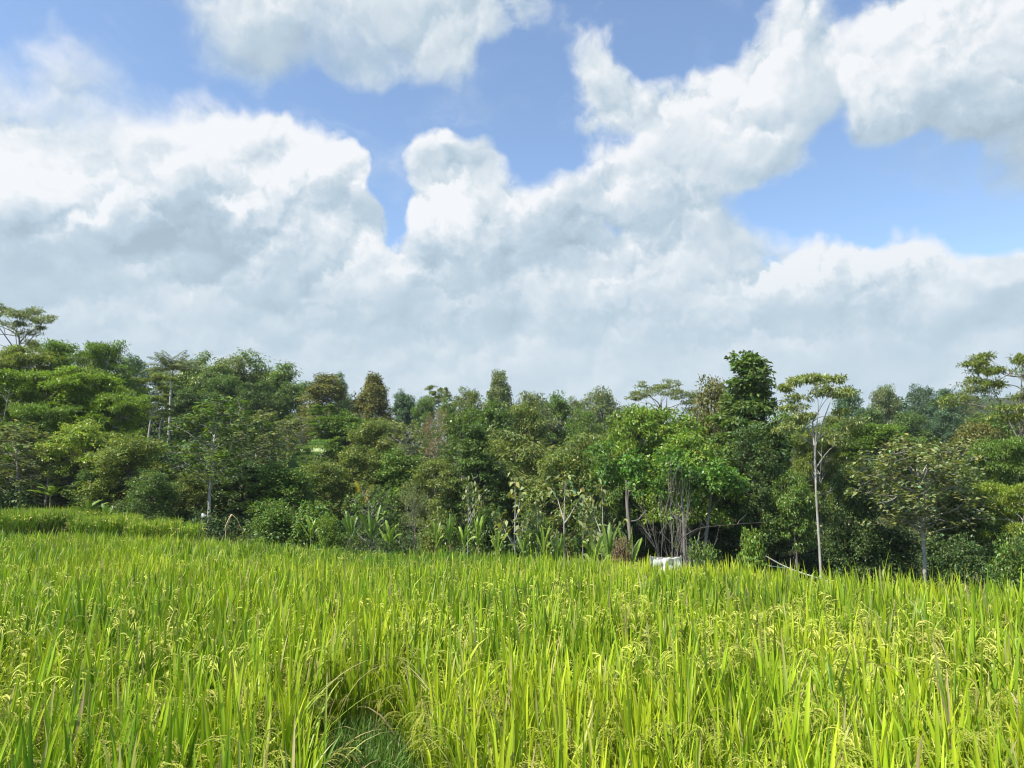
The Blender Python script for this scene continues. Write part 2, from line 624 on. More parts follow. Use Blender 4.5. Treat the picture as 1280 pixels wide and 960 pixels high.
def hills(xr, yr, sp):
    """Planted tufts on a jittered grid."""
    gx = np.arange(xr[0], xr[1], sp)
    gy = np.arange(yr[0], yr[1], sp)
    X, Y = np.meshgrid(gx, gy)
    X = X + R.uniform(-0.4, 0.4, X.shape) * sp
    Y = Y + R.uniform(-0.4, 0.4, Y.shape) * sp
    return X.ravel(), Y.ravel()


GREEN_D = np.array([0.095, 0.205, 0.014])
GREEN = np.array([0.240, 0.375, 0.016])
YELLOW = np.array([0.480, 0.530, 0.028])
STRAW = np.array([0.500, 0.400, 0.190])
BROWN = np.array([0.270, 0.205, 0.090])
GRAIN = np.array([0.520, 0.500, 0.110])


def blades(mb, base, az, th0, bend, L, W, col, tipcol, nseg=4, vfold=True, m=0, dry=None):
    """Long pointed leaves. base (n,3); az lean direction; th0 start angle from upright; bend extra angle at the tip."""
    n = len(base)
    prof = {3: [0.75, 1.0, 0.62, 0.04], 4: [0.7, 1.0, 0.9, 0.55, 0.03], 6: [0.6, 0.92, 1.0, 0.92, 0.7, 0.42, 0.02]}[nseg]
    dirx, diry = np.cos(az), np.sin(az)
    tw = R.normal(0, 0.55, n)
    fx, fy = -np.sin(az + tw), np.cos(az + tw)
    pts = np.zeros((n, nseg + 1, 3))
    pts[:, 0] = base
    cur = base.copy()
    for k in range(nseg):
        t = (k + 0.5) / nseg
        th = th0 + bend * t ** 2
        st = L / nseg
        cur = cur + np.stack([np.sin(th) * dirx * st, np.sin(th) * diry * st, np.cos(th) * st], 1)
        pts[:, k + 1] = cur
    side = np.stack([fx, fy, np.zeros(n)], 1)
    tone = R.uniform(0.86, 1.12, n)[:, None]
    rows = []
    cols = []
    for k in range(nseg + 1):
        w = (W * prof[k] * 0.5)[:, None]
        a = pts[:, k] - side * w
        b = pts[:, k] + side * w
        t = k / nseg
        c = (col * (1 - t ** 2.2) + tipcol * t ** 2.2) * tone
        if vfold:
            up = np.zeros((n, 3))
            up[:, 0] = -dirx
            up[:, 1] = -diry
            mid = pts[:, k] - up * w * 0.45
            rows.append(np.stack([a, mid, b], 1))
            cols.append(np.stack([c, c * 1.12, c], 1))
        else:
            rows.append(np.stack([a, b], 1))
            cols.append(np.stack([c, c], 1))
    q = 3 if vfold else 2
    V = np.stack(rows, 1).reshape(-1, 3)
    C = np.stack(cols, 1).reshape(-1, 3)
    bi = (np.arange(n) * (nseg + 1) * q)[:, None, None]
    kk = (np.arange(nseg) * q)[None, :, None]
    jj = np.arange(q - 1)[None, None, :]
    s = bi + kk + jj
    F = np.stack([s, s + 1, s + q + 1, s + q], -1).reshape(-1, 4)
    mb.add(V, F, C, m)


def rice_leaves(mb, X, Y, G, per, nseg, vfold, wmul=1.0, hmul=None, short=False):
    """All leaves for tufts at X, Y standing on ground G."""
    nh = len(X)
    hm = (1 + 0.05 * patch_noise(X, Y, 1.1, 3) + 0.03 * patch_noise(X, Y, 3.4, 9) + R.normal(0, 0.05, nh)) if hmul is None else hmul
    yel = 0.5 + 0.32 * patch_noise(X, Y, 0.45, 21) + 0.18 * patch_noise(X, Y, 2.1, 31) + 0.012 * X
    k = np.repeat(np.arange(nh), per)
    n = len(k)
    kind = R.random(n)                       # upper flag leaves, middle leaves, low dry leaves
    az = R.uniform(0, 2 * math.pi, n)
    rad = R.uniform(0.0, 0.075, n)
    bx = X[k] + np.cos(az) * rad
    by = Y[k] + np.sin(az) * rad
    az = az + R.normal(0, 0.7, n)
    flag = kind < 0.55
    low = kind > 0.96
    h0 = np.where(flag, R.uniform(0.30, 0.62, n), np.where(low, R.uniform(0.05, 0.3, n), R.uniform(0.05, 0.42, n)))
    L = np.where(flag, R.uniform(0.26, 0.46, n), R.uniform(0.36, 0.62, n)) * np.clip(hm[k], 0.7, 1.3)
    tall = R.random(n) < 0.07
    L = np.where(tall & flag, L * 1.36, L)
    th0 = np.abs(R.normal(0.05, 0.10, n)) + 0.02 + np.where(flag, 0.02, 0.1)
    bend = np.where(flag, np.abs(R.normal(0.10, 0.18, n)), np.abs(R.normal(0.5, 0.45, n)))
    bend = np.where(R.random(n) < 0.05, bend + R.uniform(0.8, 1.7, n), bend)
    bend = np.where(low, bend + 0.9, bend)
    Wd = R.uniform(0.011, 0.0195, n) * wmul
    base = np.stack([bx, by, G[k] + h0 * np.clip(hm[k], 0.8, 1.2)], 1)
    t = np.clip(yel[k] + R.normal(0, 0.24, n), 0, 1)[:, None]
    col = np.where(t < 0.5, GREEN_D + (GREEN - GREEN_D) * t * 2, GREEN + (YELLOW - GREEN) * (t - 0.5) * 1.25)
    tip = col * np.array([1.25, 1.12, 1.0])
    dryt = R.random(n)
    tip = np.where((dryt < 0.10)[:, None], STRAW * 0.9, tip)
    dead = (dryt > 0.983) | low
    col = np.where(dead[:, None], STRAW * R.uniform(0.55, 1.0, n)[:, None], col)
    tip = np.where(dead[:, None], STRAW * 0.85, tip)
    blades(mb, base, az, th0, bend, L, Wd, col, tip, nseg, vfold)


def rice_stems(mb, X, Y, G, per, wmul=1.0):
    k = np.repeat(np.arange(len(X)), per)
    n = len(k)
    az = R.uniform(0, 2 * math.pi, n)
    rad = R.uniform(0, 0.06, n)
    base = np.stack([X[k] + np.cos(az) * rad, Y[k] + np.sin(az) * rad, G[k] - 0.02], 1)
    t = R.random(n)[:, None]
    col = BROWN * 0.9 + (STRAW * 0.75 - BROWN * 0.9) * t
    tip = GREEN * 0.8 + (STRAW * 0.6 - GREEN * 0.8) * (R.random(n)[:, None] < 0.35)
    blades(mb, base, az, np.abs(R.normal(0.03, 0.08, n)), np.zeros(n), R.uniform(0.45, 0.75, n), np.full(n, 0.007) * wmul, col, tip, 3, False)


def panicles(mb, X, Y, G, per, strands, grains, gl, gw, solid, prob=1.0):
    """Arching heads of grain."""
    k = np.repeat(np.arange(len(X)), per)
    k = k[R.random(len(k)) < prob]
    n = len(k)
    if n == 0:
        return
    az = R.uniform(0, 2 * math.pi, n)
    base = np.stack([X[k] + np.cos(az) * 0.05, Y[k] + np.sin(az) * 0.05, G[k] + R.uniform(0.42, 0.74, n)], 1)
    Lr = R.uniform(0.17, 0.26, n)
    nr = 9
    th = np.zeros(n) + R.uniform(0.1, 0.5, n)
    total = R.uniform(1.1, 2.3, n)
    path = [base]
    cur = base
    for i in range(nr):
        a = th + total * ((i + 0.5) / nr) ** 1.3
        st = Lr / nr
        cur = cur + np.stack([np.sin(a) * np.cos(az) * st, np.sin(a) * np.sin(az) * st, np.cos(a) * st], 1)
        path.append(cur)
    path = np.stack(path, 1)                                   # n, nr+1, 3
    ripe = R.uniform(0.75, 1.2, n)
    hue = R.random(n)
    # axis as a thin blade
    for i in range(nr):
        pass
    # every branch of the head is a thin curved string of husks
    ripe_c = (GRAIN + (np.array([0.40, 0.47, 0.05]) - GRAIN) * hue[:, None]) * ripe[:, None]
    ar = np.arange(n)
    for s in range(strands):
        f0 = (0.12 + 0.78 * (s + R.random(n)) / strands) * nr
        i0 = np.clip(f0.astype(int), 0, nr - 1)
        p0 = path[ar, i0] + (path[ar, i0 + 1] - path[ar, i0]) * (f0 - i0)[:, None]
        dirv = unit(unit(path[ar, i0 + 1] - path[ar, i0]) + R.normal(0, 0.24, (n, 3)))
        Ls = R.uniform(0.06, 0.13, n)
        t = np.linspace(0, 1, grains + 1)
        seg = []
        for j in range(grains + 1):
            seg.append(p0 + unit(dirv + np.array([0, 0, -0.75]) * t[j]) * (Ls * t[j])[:, None])
        seg = np.stack(seg, 1)                                   # n, grains+1, 3
        tang = unit(seg[:, -1] - seg[:, 0])
        s1 = unit(np.cross(tang, R.normal(size=(n, 3))))
        s2 = np.cross(tang, s1)
        cc_ = ripe_c * R.uniform(0.85, 1.15, n)[:, None]
        wv_ = gw * np.array([0.35] + [1.0] * (grains - 1) + [0.3])
        for sv_ in (s1, s2) if solid else (s1,):
            zz = np.where(np.arange(grains + 1) % 2 == 0, 1.0, 0.55) if solid else np.ones(grains + 1)
            off = sv_[:, None, :] * (wv_ * zz)[None, :, None]
            V = np.stack([seg - off, seg + off], 2)              # n, g+1, 2, 3
            b0 = (ar * (grains + 1) * 2)[:, None]
            q = b0 + (np.arange(grains) * 2)[None]
            mb.add(V.reshape(-1, 3), np.stack([q, q + 1, q + 3, q + 2], -1).reshape(-1, 4), np.repeat(cc_, (grains + 1) * 2, 0), 1)
        if solid:
            # husks standing a little off the string
            gs = []
            for j in range(1, grains + 1):
                m_ = n
                d = unit(tang + R.normal(0, 0.28, (m_, 3)))
                p = seg[:, j] + R.normal(0, 0.0022, (m_, 3))
                g1 = unit(np.cross(d, R.normal(size=(m_, 3))))
                g2 = np.cross(d, g1)
                v = np.stack([p, p + d * gl * 0.45 + g1 * gw, p + d * gl * 0.45 + g2 * gw, p + d * gl * 0.45 - g1 * gw, p + d * gl * 0.45 - g2 * gw, p + d * gl], 1)
                b1_ = (np.arange(m_) * 6)[:, None, None]
                tri = np.array([[0, 2, 1], [0, 3, 2], [0, 4, 3], [0, 1, 4], [5, 1, 2], [5, 2, 3], [5, 3, 4], [5, 4, 1]])[None]
                mb.add(v.reshape(-1, 3), (b1_ + tri).reshape(-1, 3), np.repeat(cc_ * R.uniform(0.85, 1.15, m_)[:, None], 6, 0), 1)
    # rachis
    i = np.arange(n)
    sv = unit(np.cross(path[:, -1] - path[:, 0], R.normal(size=(n, 3)))) * 0.0022
    ra = np.stack([path - sv[:, None], path + sv[:, None]], 2)  # n, nr+1, 2, 3
    bb = (i * (nr + 1) * 2)[:, None]
    q = (np.arange(nr) * 2)[None]
    s = bb + q
    mb.add(ra.reshape(-1, 3), np.stack([s, s + 1, s + 3, s + 2], -1).reshape(-1, 4), np.array([0.26, 0.33, 0.04]), 1)


def make_rice():
    mb = MB()

    def keep(X, Y, d0, d1, marg):
        d = np.hypot(X, Y)
        m = (d >= d0) & (d < d1) & (Y > 0.8)
        m &= np.abs(X) < 0.70 * Y + marg
        m &= Y < edge(X) + 0.3 * patch_noise(X, Y, 1.5, 55)
        m &= ~inpoly(X, Y, GAP)
        return X[m], Y[m]

    def ground(X, Y):
        return canopy(X, Y) - 0.95

    # nearest band
    X, Y = hills((-6, 6), (0.9, 6.2), 0.20)
    X, Y = keep(X, Y, 2.25, 5.6, 1.6)
    G = ground(X, Y)
    rice_leaves(mb, X, Y, G, 23, 6, True, 1.4)
    rice_stems(mb, X, Y, G, 14)
    panicles(mb, X, Y, G, 6, 8, 8, 0.0095, 0.0021, True, 0.75)
    # middle band
    X, Y = hills((-11, 11), (3, 11), 0.21)
    X, Y = keep(X, Y, 5.6, 9.5, 2.2)
    G = ground(X, Y)
    rice_leaves(mb, X, Y, G, 19, 4, False, 1.5)
    rice_stems(mb, X, Y, G, 4, 1.4)
    panicles(mb, X, Y, G, 5, 8, 4, 0.016, 0.0040, False, 0.75)
    # far band
    X, Y = hills((-24, 15), (6, 33), 0.25)
    X, Y = keep(X, Y, 9.5, 18, 3)
    G = ground(X, Y)
    rice_leaves(mb, X, Y, G, 19, 3, False, 1.75)
    panicles(mb, X, Y, G, 3, 6, 3, 0.024, 0.0055, False, 0.65)
    X, Y = hills((-26, 16), (10, 34), 0.28)
    X, Y = keep(X, Y, 18, 60, 4)
    G = ground(X, Y)
    rice_leaves(mb, X, Y, G, 19, 3, False, 2.0)
    panicles(mb, X, Y, G, 3, 4, 2, 0.032, 0.009, False, 0.6)
    # terraces past the far-left edge
    for (cx, cy, hx, hy, ct) in PLOTS:
        X, Y = hills((cx - hx, cx + hx), (cy - hy, cy + hy), 0.21)
        m = ((X - cx) / hx) ** 2 + ((Y - cy) / hy) ** 2 < 1 + 0.1 * patch_noise(X, Y, 3, 5)
        X, Y = X[m], Y[m]
        G = np.full(len(X), ct - 0.86)
        rice_leaves(mb, X, Y, G, 22, 3, False, 1.9, hmul=1 + R.normal(0, 0.035, len(X)))
        panicles(mb, X, Y, G, 4, 4, 2, 0.035, 0.010, False, 0.9)
    o = mb.build("rice_crop", [M["rice"], M["grain"]])
    tag(o, "ripening yellow-green rice filling the field in the foreground", "rice", kind="stuff")
    return o


make_rice()


# ------------------------------------------------------------------ the grassy bund in the gap
def make_bund():
    mb = MB()
    n = 9000
    x = R.uniform(-1.9, 1.1, n)
    y = R.uniform(2.2, 7.3, n)
    G2 = GAP * np.array([1.0, 1.0]) + np.array([0.0, 0.0])
    m = inpoly(x, y, G2)
    x, y = x[m], y[m]
    left = sstep(-0.1, -0.5, x + (y - 5.6) * 0.25)
    m = R.random(len(x)) < 0.35 + 0.65 * left
    x, y, left = x[m], y[m], left[m]
    per = 6
    k = np.repeat(np.arange(len(x)), per)
    nn = len(k)
    x2, y2 = x[k] + R.normal(0, 0.03, nn), y[k] + R.normal(0, 0.03, nn)
    z = terrain(x2, y2)
    col = np.array([0.11, 0.215, 0.028]) + (np.array([0.12, 0.2, 0.03]) - np.array([0.11, 0.215, 0.028])) * (R.random(nn) ** 2.5)[:, None]
    dry = R.random(nn) > 0.55 + 0.42 * left[k]
    col = np.where(dry[:, None], STRAW * R.uniform(0.4, 0.8, nn)[:, None], col)
    blades(mb, np.stack([x2, y2, z], 1), R.uniform(0, 6.28, nn), np.abs(R.normal(0.35, 0.3, nn)), np.abs(R.normal(0.7, 0.5, nn)),
           R.uniform(0.09, 0.26, nn), R.uniform(0.005, 0.010, nn), col, col * 1.25, 3, False)
    o = mb.build("bund_grass", [M["rice"]])
    tag(o, "short dark green grass on the bund in the gap of the rice", "grass", kind="stuff")
    # a few long dry leaves hanging out over the gap
    mb = MB()
    n = 60
    t = R.random(n)
    sx = np.where(R.random(n) < 0.6, -0.85 - 0.72 * t + R.normal(0, 0.10, n), -0.15 - 0.45 * t + R.normal(0, 0.10, n))
    sy = 3.3 + 2.6 * t
    az = np.where(sx < -0.6, R.normal(0.2, 0.6, n), R.normal(2.9, 0.7, n))
    col = np.where((R.random(n) < 0.4)[:, None], STRAW * 0.85, GREEN)
    blades(mb, np.stack([sx, sy, terrain(sx, sy) + R.uniform(0.1, 0.55, n)], 1), az, R.uniform(0.3, 0.9, n), R.uniform(0.6, 1.5, n),
           R.uniform(0.3, 0.62, n), R.uniform(0.007, 0.014, n), col, STRAW, 6, True)
    o = mb.build("bent_rice_leaves", [M["rice"]])
    tag(o, "bent and drying rice leaves leaning out over the grassy gap", "rice", kind="stuff")


make_bund()
# ------------------------------------------------------------------ tree kinds
class Kind:
    """One kind of tree: trunk mesh, crown mesh, its own height and crown radius."""
    def __init__(self, name, trunk, crown, H, Rr, tmat, cmat):
        self.name, self.H, self.R = name, H, Rr
        self.trunk = trunk.mesh(name + "_trunk", [M[tmat]])
        self.crown = crown.mesh(name + "_crown", [M[cmat]]) if crown else None
        self.extra = []


def tones(rng, n, lo=0.62, hi=1.45, yel=0.16):
    """Leaf tones: each leaf its own lightness and a little yellow or blue."""
    b = rng.uniform(lo, hi, n)
    y = rng.normal(0, yel, n)
    return np.stack([b * (1 + y), b, b * (1 - 0.6 * y)], 1).clip(0.25, 2.2)


def clump(mb, rng, c, rad, nsub, nleaf, L, W, droop=0.2, flat=1.0, sub=0.42, upn=0.7, shell=0.62, tone=None, jit=0.6):
    """A clump of foliage: smaller tufts spread through an ellipsoid, leaves round each tuft."""
    c = np.asarray(c, float)
    rad = np.broadcast_to(np.asarray(rad, float), (3,))
    d = unit(rng.normal(size=(nsub, 3)) + np.array([0, 0, 0.25]))
    rr = shell + (1 - shell) * rng.random(nsub)[:, None]
    cen = c + d * rr * rad
    k = np.repeat(np.arange(nsub), nleaf)
    n = len(k)
    o = rng.normal(size=(n, 3)) * 0.55
    o = o / np.maximum(1, np.linalg.norm(o, axis=1, keepdims=True))
    pos = cen[k] + o * rad * sub * np.array([1, 1, 0.8 * flat])
    out = unit(unit(pos - c) * 0.9 + unit(o))
    dr = out * 0.75 + rng.normal(size=(n, 3)) * jit + np.array([0, 0, -droop])
    nm = np.array([0, 0, upn]) + out * 0.45 + rng.normal(size=(n, 3)) * 0.35
    tn = tones(rng, n) if tone is None else tone(rng, n)
    tn = tn * rng.uniform(0.82, 1.2, nsub)[k][:, None]
    leaves(mb, pos, dr, nm, L * rng.uniform(0.7, 1.25, n), W * rng.uniform(0.7, 1.25, n), tn)


def trunk_path(rng, H, wob=0.02, lean=0.0, n=9):
    t = np.linspace(0, 1, n)
    x = np.cumsum(rng.normal(0, wob, n)) * H * 0.5 * t
    y = np.cumsum(rng.normal(0, wob, n)) * H * 0.5 * t
    a = rng.uniform(0, 6.28)
    return np.stack([x - x[0] + lean * H * t * math.cos(a), y - y[0] + lean * H * t * math.sin(a), t * H], 1)


def along(path, z):
    return np.array([np.interp(z, path[:, 2], path[:, i]) for i in range(3)])


def broad(name, seed, H=9, Rr=3.4, base=0.28, n=34, cr=1.15, L=0.22, W=0.11, prof=None, nsub=14, nleaf=30, flat=1.0, droop=0.25,
          tr=0.16, tmat="bark", cmat="leaf", top=0.94, squash=0.8, sub=0.45, shell=0.5, tone=None, wob=0.02, fork=1, rmin=0.12):
    rng = np.random.default_rng(seed)
    tb, cb_ = MB(), MB()
    prof = prof or (lambda t: math.sqrt(max(0.02, 1 - (2 * t - 0.85) ** 2 / 1.35)))
    tp = trunk_path(rng, H * 0.86, wob)
    tube(tb, tp, np.interp(np.linspace(0, 1, len(tp)), [0, 0.08, 1], [tr * 1.5, tr, tr * 0.22]), 8)
    extra = []
    for f in range(fork - 1):
        a = rng.uniform(0, 6.28)
        z0 = H * rng.uniform(0.02, 0.2)
        p0 = along(tp, z0)
        p1 = np.array([math.cos(a) * Rr * 0.45, math.sin(a) * Rr * 0.45, H * rng.uniform(0.6, 0.75)])
        cv = curve(p0, p1, 0.06, 8, rng)
        tube(tb, cv, np.linspace(tr * 0.75, tr * 0.2, 8), 7)
    for i in range(n):
        t = (i + 0.5) / n
        t = t ** 0.85
        z = H * (base + (top - base) * t)
        r = Rr * prof(t) * math.sqrt(rng.uniform(rmin, 0.85))
        a = i * 2.39996 + rng.normal(0, 0.45)
        c = along(tp, min(z, H * 0.86)) * np.array([1, 1, 0]) + np.array([math.cos(a) * r, math.sin(a) * r, z + rng.normal(0, 0.02) * H])
        s = along(tp, max(H * base * 0.7, min(c[2] - 0.45 * r - 0.3, H * 0.84)))
        tube(tb, curve(s, c, 0.07, 6, rng), np.linspace(tr * 0.36, tr * 0.07, 6), 5)
        q = cr * rng.uniform(0.7, 1.3)
        clump(cb_, rng, c, (q, q, q * squash), nsub, nleaf, L * 1.12, W * 1.25, droop, flat, sub, shell=shell, tone=tone)
    return Kind(name, tb, cb_, H, Rr + cr * 0.55, tmat, cmat)


def layered(name, seed, H=13, Rr=4.5, base=0.5, tiers=10, disc=1.6, L=0.24, W=0.075, nsub=26, nleaf=20, tr=0.15, tmat="bark_pale",
            forks=3, dens=1.0, top_flat=True, spread=1.0, thick=0.16, wob=0.018, lean=0.0):
    """Flat topped feathery tree: bare forked limbs that end in thin level sprays."""
    rng = np.random.default_rng(seed)
    tb, cb_ = MB(), MB()
    Ht = H * (base + 0.12)
    tp = trunk_path(rng, Ht, wob, lean)
    tube(tb, tp, np.linspace(tr * 1.15, tr * 0.62, len(tp)), 8)
    ends = []
    for i in range(forks):
        a = i * 6.283 / forks + rng.normal(0, 0.5)
        s = along(tp, Ht * rng.uniform(0.72, 0.99))
        q = rng.uniform(0.35, 0.8)
        e = np.array([s[0] + math.cos(a) * Rr * q, s[1] + math.sin(a) * Rr * q, H * rng.uniform(0.86, 0.97)])
        cv = curve(s, e, 0.07, 8, rng)
        tube(tb, cv, np.linspace(tr * 0.5, tr * 0.12, 8), 6)
        ends.append(cv)
        for k in range(4):
            o = rng.normal(size=3) * np.array([0.45, 0.45, 0.08]) * disc
            clump(cb_, rng, cv[-1] + o, (disc * 0.55, disc * 0.55, disc * thick), max(5, int(nsub / 4)), nleaf, L * 1.1, W * 1.25, 0.02, 0.8, 0.5, 1.6, 0.35,
                  tone=lambda r_, n_: tones(r_, n_, 0.7, 1.4, 0.12))
    cent = []
    for i in range(tiers):
        t = (i + 0.5) / tiers
        z = H * (base + (0.985 - base) * t ** 0.8)
        rmax = Rr * (0.55 + 0.45 * math.sin(math.pi * min(1, 0.25 + 0.65 * t))) * spread
        r = rmax * math.sqrt(rng.uniform(0.05, 0.95))
        a = i * 2.39996 + rng.normal(0, 0.5)
        c = np.array([math.cos(a) * r, math.sin(a) * r, z + rng.normal(0, 0.012) * H])
        c[:2] += along(tp, min(z, Ht))[:2]
        src = ends[rng.integers(len(ends))]
        cand = np.concatenate([src, tp[4:]])
        below = cand[cand[:, 2] < c[2] - 0.1 * r]
        if len(below) == 0:
            below = tp[3:5]
        s = below[np.argmin(np.linalg.norm(below - c, axis=1))]
        tube(tb, curve(s, c, 0.06, 6, rng), np.linspace(tr * 0.3, tr * 0.08, 6), 5)
        dd = disc * rng.uniform(0.65, 1.3)
        # several small level sprays side by side make one ragged tier
        for k in range(5):
            b = rng.uniform(0, 6.28)
            o = np.array([math.cos(b), math.sin(b), 0]) * dd * rng.uniform(0.1, 0.75)
            o[2] = rng.normal(0, 0.07) * dd
            cl = c + o
            tube(tb, curve(c, cl, 0.05, 4, rng), np.linspace(tr * 0.09, tr * 0.04, 4), 4)
            clump(cb_, rng, cl, (dd * 0.55, dd * 0.55, dd * thick), max(5, int(nsub * dens / 4)), nleaf, L * 1.1, W * 1.25, 0.02, 0.8, 0.5, 1.6, 0.35,
                  tone=lambda r_, n_: tones(r_, n_, 0.7, 1.4, 0.12))
    return Kind(name, tb, cb_, H, Rr + disc * 0.5, tmat, "leaf")


def teak(name, seed, H=10, Rr=3.3, base=0.42, n=30, L=0.42, W=0.28, tr=0.12, nb=6, per=15, cr=0.85, tmat="bark_pale"):
    """Tree with big drooping pale leaves in whorls at the branch ends."""
    rng = np.random.default_rng(seed)
    tb, cb_ = MB(), MB()
    tp = trunk_path(rng, H * 0.8, 0.02)
    tube(tb, tp, np.linspace(tr * 1.15, tr * 0.3, len(tp)), 8)
    for i in range(n):
        t = (i + 0.5) / n
        z = H * (base + (0.96 - base) * t ** 0.9)
        r = Rr * math.sqrt(max(0.05, 1 - (2 * t - 0.9) ** 2 / 1.4)) * math.sqrt(rng.uniform(0.1, 1))
        a = i * 2.39996 + rng.normal(0, 0.4)
        c = np.array([math.cos(a) * r, math.sin(a) * r, z])
        c[:2] += along(tp, min(z, H * 0.8))[:2]
        s = along(tp, max(H * base * 0.75, min(z - 0.5 * r, H * 0.78)))
        tube(tb, curve(s, c, 0.06, 6, rng), np.linspace(tr * 0.34, tr * 0.07, 6), 5)
        for k in range(nb):
            e = c + rng.normal(size=3) * cr * np.array([0.7, 0.7, 0.45])
            tube(tb, curve(c, e, 0.05, 4, rng), np.linspace(tr * 0.1, tr * 0.06, 4), 4)
            m = per
            az = rng.uniform(0, 6.28, m)
            up = rng.uniform(-0.75, 0.55, m)
            d = np.stack([np.cos(az), np.sin(az), up], 1)
            nm = np.stack([np.cos(az) * 0.3, np.sin(az) * 0.3, np.ones(m)], 1) + rng.normal(0, 0.25, (m, 3))
            pos = e + rng.normal(size=(m, 3)) * 0.16
            leaves(cb_, pos, d, nm, L * rng.uniform(0.6, 1.2, m), W * rng.uniform(0.6, 1.2, m), tones(rng, m, 0.6, 1.5, 0.14), fold=0.1)
    return Kind(name, tb, cb_, H, Rr + 0.6, tmat, "leaf_gloss")


def sapling(name, seed, H=6, arms=4, tr=0.06):
    rng = np.random.default_rng(seed)
    tb, cb_ = MB(), MB()
    tp = trunk_path(rng, H * 0.96, 0.012)
    tube(tb, tp, np.linspace(tr, tr * 0.35, len(tp)), 7)
    ends = [tp[-1]]
    for i in range(arms):
        a = rng.uniform(0, 6.28)
        z = H * rng.uniform(0.42, 0.8)
        s = along(tp, z)
        e = s + np.array([math.cos(a), math.sin(a), 1.0]) * rng.uniform(0.5, 1.3)
        tube(tb, curve(s, e, 0.08, 6, rng), np.linspace(tr * 0.55, tr * 0.2, 6), 5)
        ends.append(e)
    for e in ends:
        for k in range(3):
            m = 12
            az = rng.uniform(0, 6.28, m)
            d = np.stack([np.cos(az), np.sin(az), rng.uniform(-1.0, 0.5, m)], 1)
            nm = np.stack([np.cos(az) * 0.3, np.sin(az) * 0.3, np.ones(m)], 1) + rng.normal(0, 0.25, (m, 3))
            leaves(cb_, e + rng.normal(size=(m, 3)) * 0.22 - np.array([0, 0, 0.18 * k]), d, nm, rng.uniform(0.25, 0.5, m), rng.uniform(0.14, 0.26, m),
                   tones(rng, m, 0.7, 1.6, 0.16), fold=0.1)
    return Kind(name, tb, cb_, H, 1.5, "bark_pale", "leaf_gloss")


def bamboo(name, seed, H=12, plumes=7, Rr=2.6):
    """Clump of culms gathered into feathery plumes, each arching over at its own tip."""
    rng = np.random.default_rng(seed)
    tb, cb_ = MB(), MB()
    for b in range(plumes):
        a0 = b * 2.39996 + rng.normal(0, 0.4)
        lean0 = rng.uniform(0.02, 0.26)
        hb = H * rng.uniform(0.7, 1.0)
        hook = rng.uniform(0.5, 2.4)
        for i in range(4):
            a = a0 + rng.normal(0, 0.25)
            r0 = rng.uniform(0.1, 0.9)
            h = hb * rng.uniform(0.9, 1.03)
            n = 14
            s = np.linspace(0, 1, n)
            th = 0.02 + lean0 * s + hook * s ** 6
            st = h * 1.06 / (n - 1)
            p = [np.array([math.cos(a) * r0, math.sin(a) * r0, 0])]
            for q in range(1, n):
                p.append(p[-1] + st * np.array([math.sin(th[q]) * math.cos(a), math.sin(th[q]) * math.sin(a), math.cos(th[q])]))
            p = np.array(p)
            tube(tb, p, np.linspace(0.05, 0.012, n), 5)
            for q in np.arange(3.0, n - 0.6, 0.5):
                i0 = int(q)
                c = p[i0] + (p[min(i0 + 1, n - 1)] - p[i0]) * (q - i0)
                w = 0.22 + 0.42 * math.sin(math.pi * min(1.0, max(0.05, (q - 2) / (n - 2))))
                m = int(46 * w + 8)
                off = rng.normal(size=(m, 3)) * np.array([w * 0.62, w * 0.62, w * 0.5])
                d = unit(off + np.array([math.cos(a) * 0.2, math.sin(a) * 0.2, 0])) * 0.6 + np.array([0, 0, -0.75]) + rng.normal(size=(m, 3)) * 0.3
                leaves(cb_, c + off, d, rng.normal(size=(m, 3)) * 0.6 + np.array([0, 0, 1]), rng.uniform(0.28, 0.5, m), rng.uniform(0.07, 0.13, m),
                       tones(rng, m, 0.6, 1.4, 0.12) * rng.uniform(0.8, 1.2))
    return Kind(name, tb, cb_, H, Rr, "stalk", "leaf")


def frond(mb, rng, base, az, L, rise, droop, nl=26, lw=0.06, ll=0.75, tb=None, tone=(0.7, 1.3), sag=0.7):
    n = 12
    t = np.linspace(0, 1, n)
    th = rise + droop * t ** 1.3
    st = L / (n - 1)
    p = [np.asarray(base, float)]
    for q in range(1, n):
        p.append(p[-1] + st * np.array([math.sin(th[q]) * math.cos(az), math.sin(th[q]) * math.sin(az), math.cos(th[q])]))
    p = np.array(p)
    tube(mb if tb is None else tb, p, np.linspace(0.035, 0.008, n), 5, np.array([1.1, 1.0, 0.7]))
    s = np.linspace(0.15, 0.99, nl)
    side = np.array([-math.sin(az), math.cos(az), 0])
    for sg in (-1, 1):
        pos = np.stack([np.interp(s, t, p[:, i]) for i in range(3)], 1)
        tan = unit(np.stack([np.interp(s, t, np.gradient(p[:, i])) for i in range(3)], 1))
        d = side * sg + tan * 0.55 + np.array([0, 0, -sag]) + rng.normal(size=(nl, 3)) * 0.12
        l = ll * np.sin(math.pi * np.clip(0.18 + 0.8 * s, 0, 1)) * rng.uniform(0.8, 1.1, nl) + 0.1
        leaves(mb, pos, d, np.cross(d, tan) * sg + np.array([0, 0, 0.3]), l, lw, tones(rng, nl, *tone, 0.1), fold=0.05)


def coconut(name, seed, H=11):
    rng = np.random.default_rng(seed)
    tb, cb_ = MB(), MB()
    tp = trunk_path(rng, H * 0.84, 0.012)
    tube(tb, tp, np.linspace(0.11, 0.075, len(tp)), 8)
    for i in range(20):
        frond(cb_, rng, tp[-1] + np.array([0, 0, 0.05]), i * 2.39996, rng.uniform(2.3, 3.0), rng.uniform(0.1, 1.2), rng.uniform(1.0, 1.7), 24, 0.07, 0.7, sag=0.9)
    return Kind(name, tb, cb_, H, 2.6, "bark_pale", "leaf_gloss")


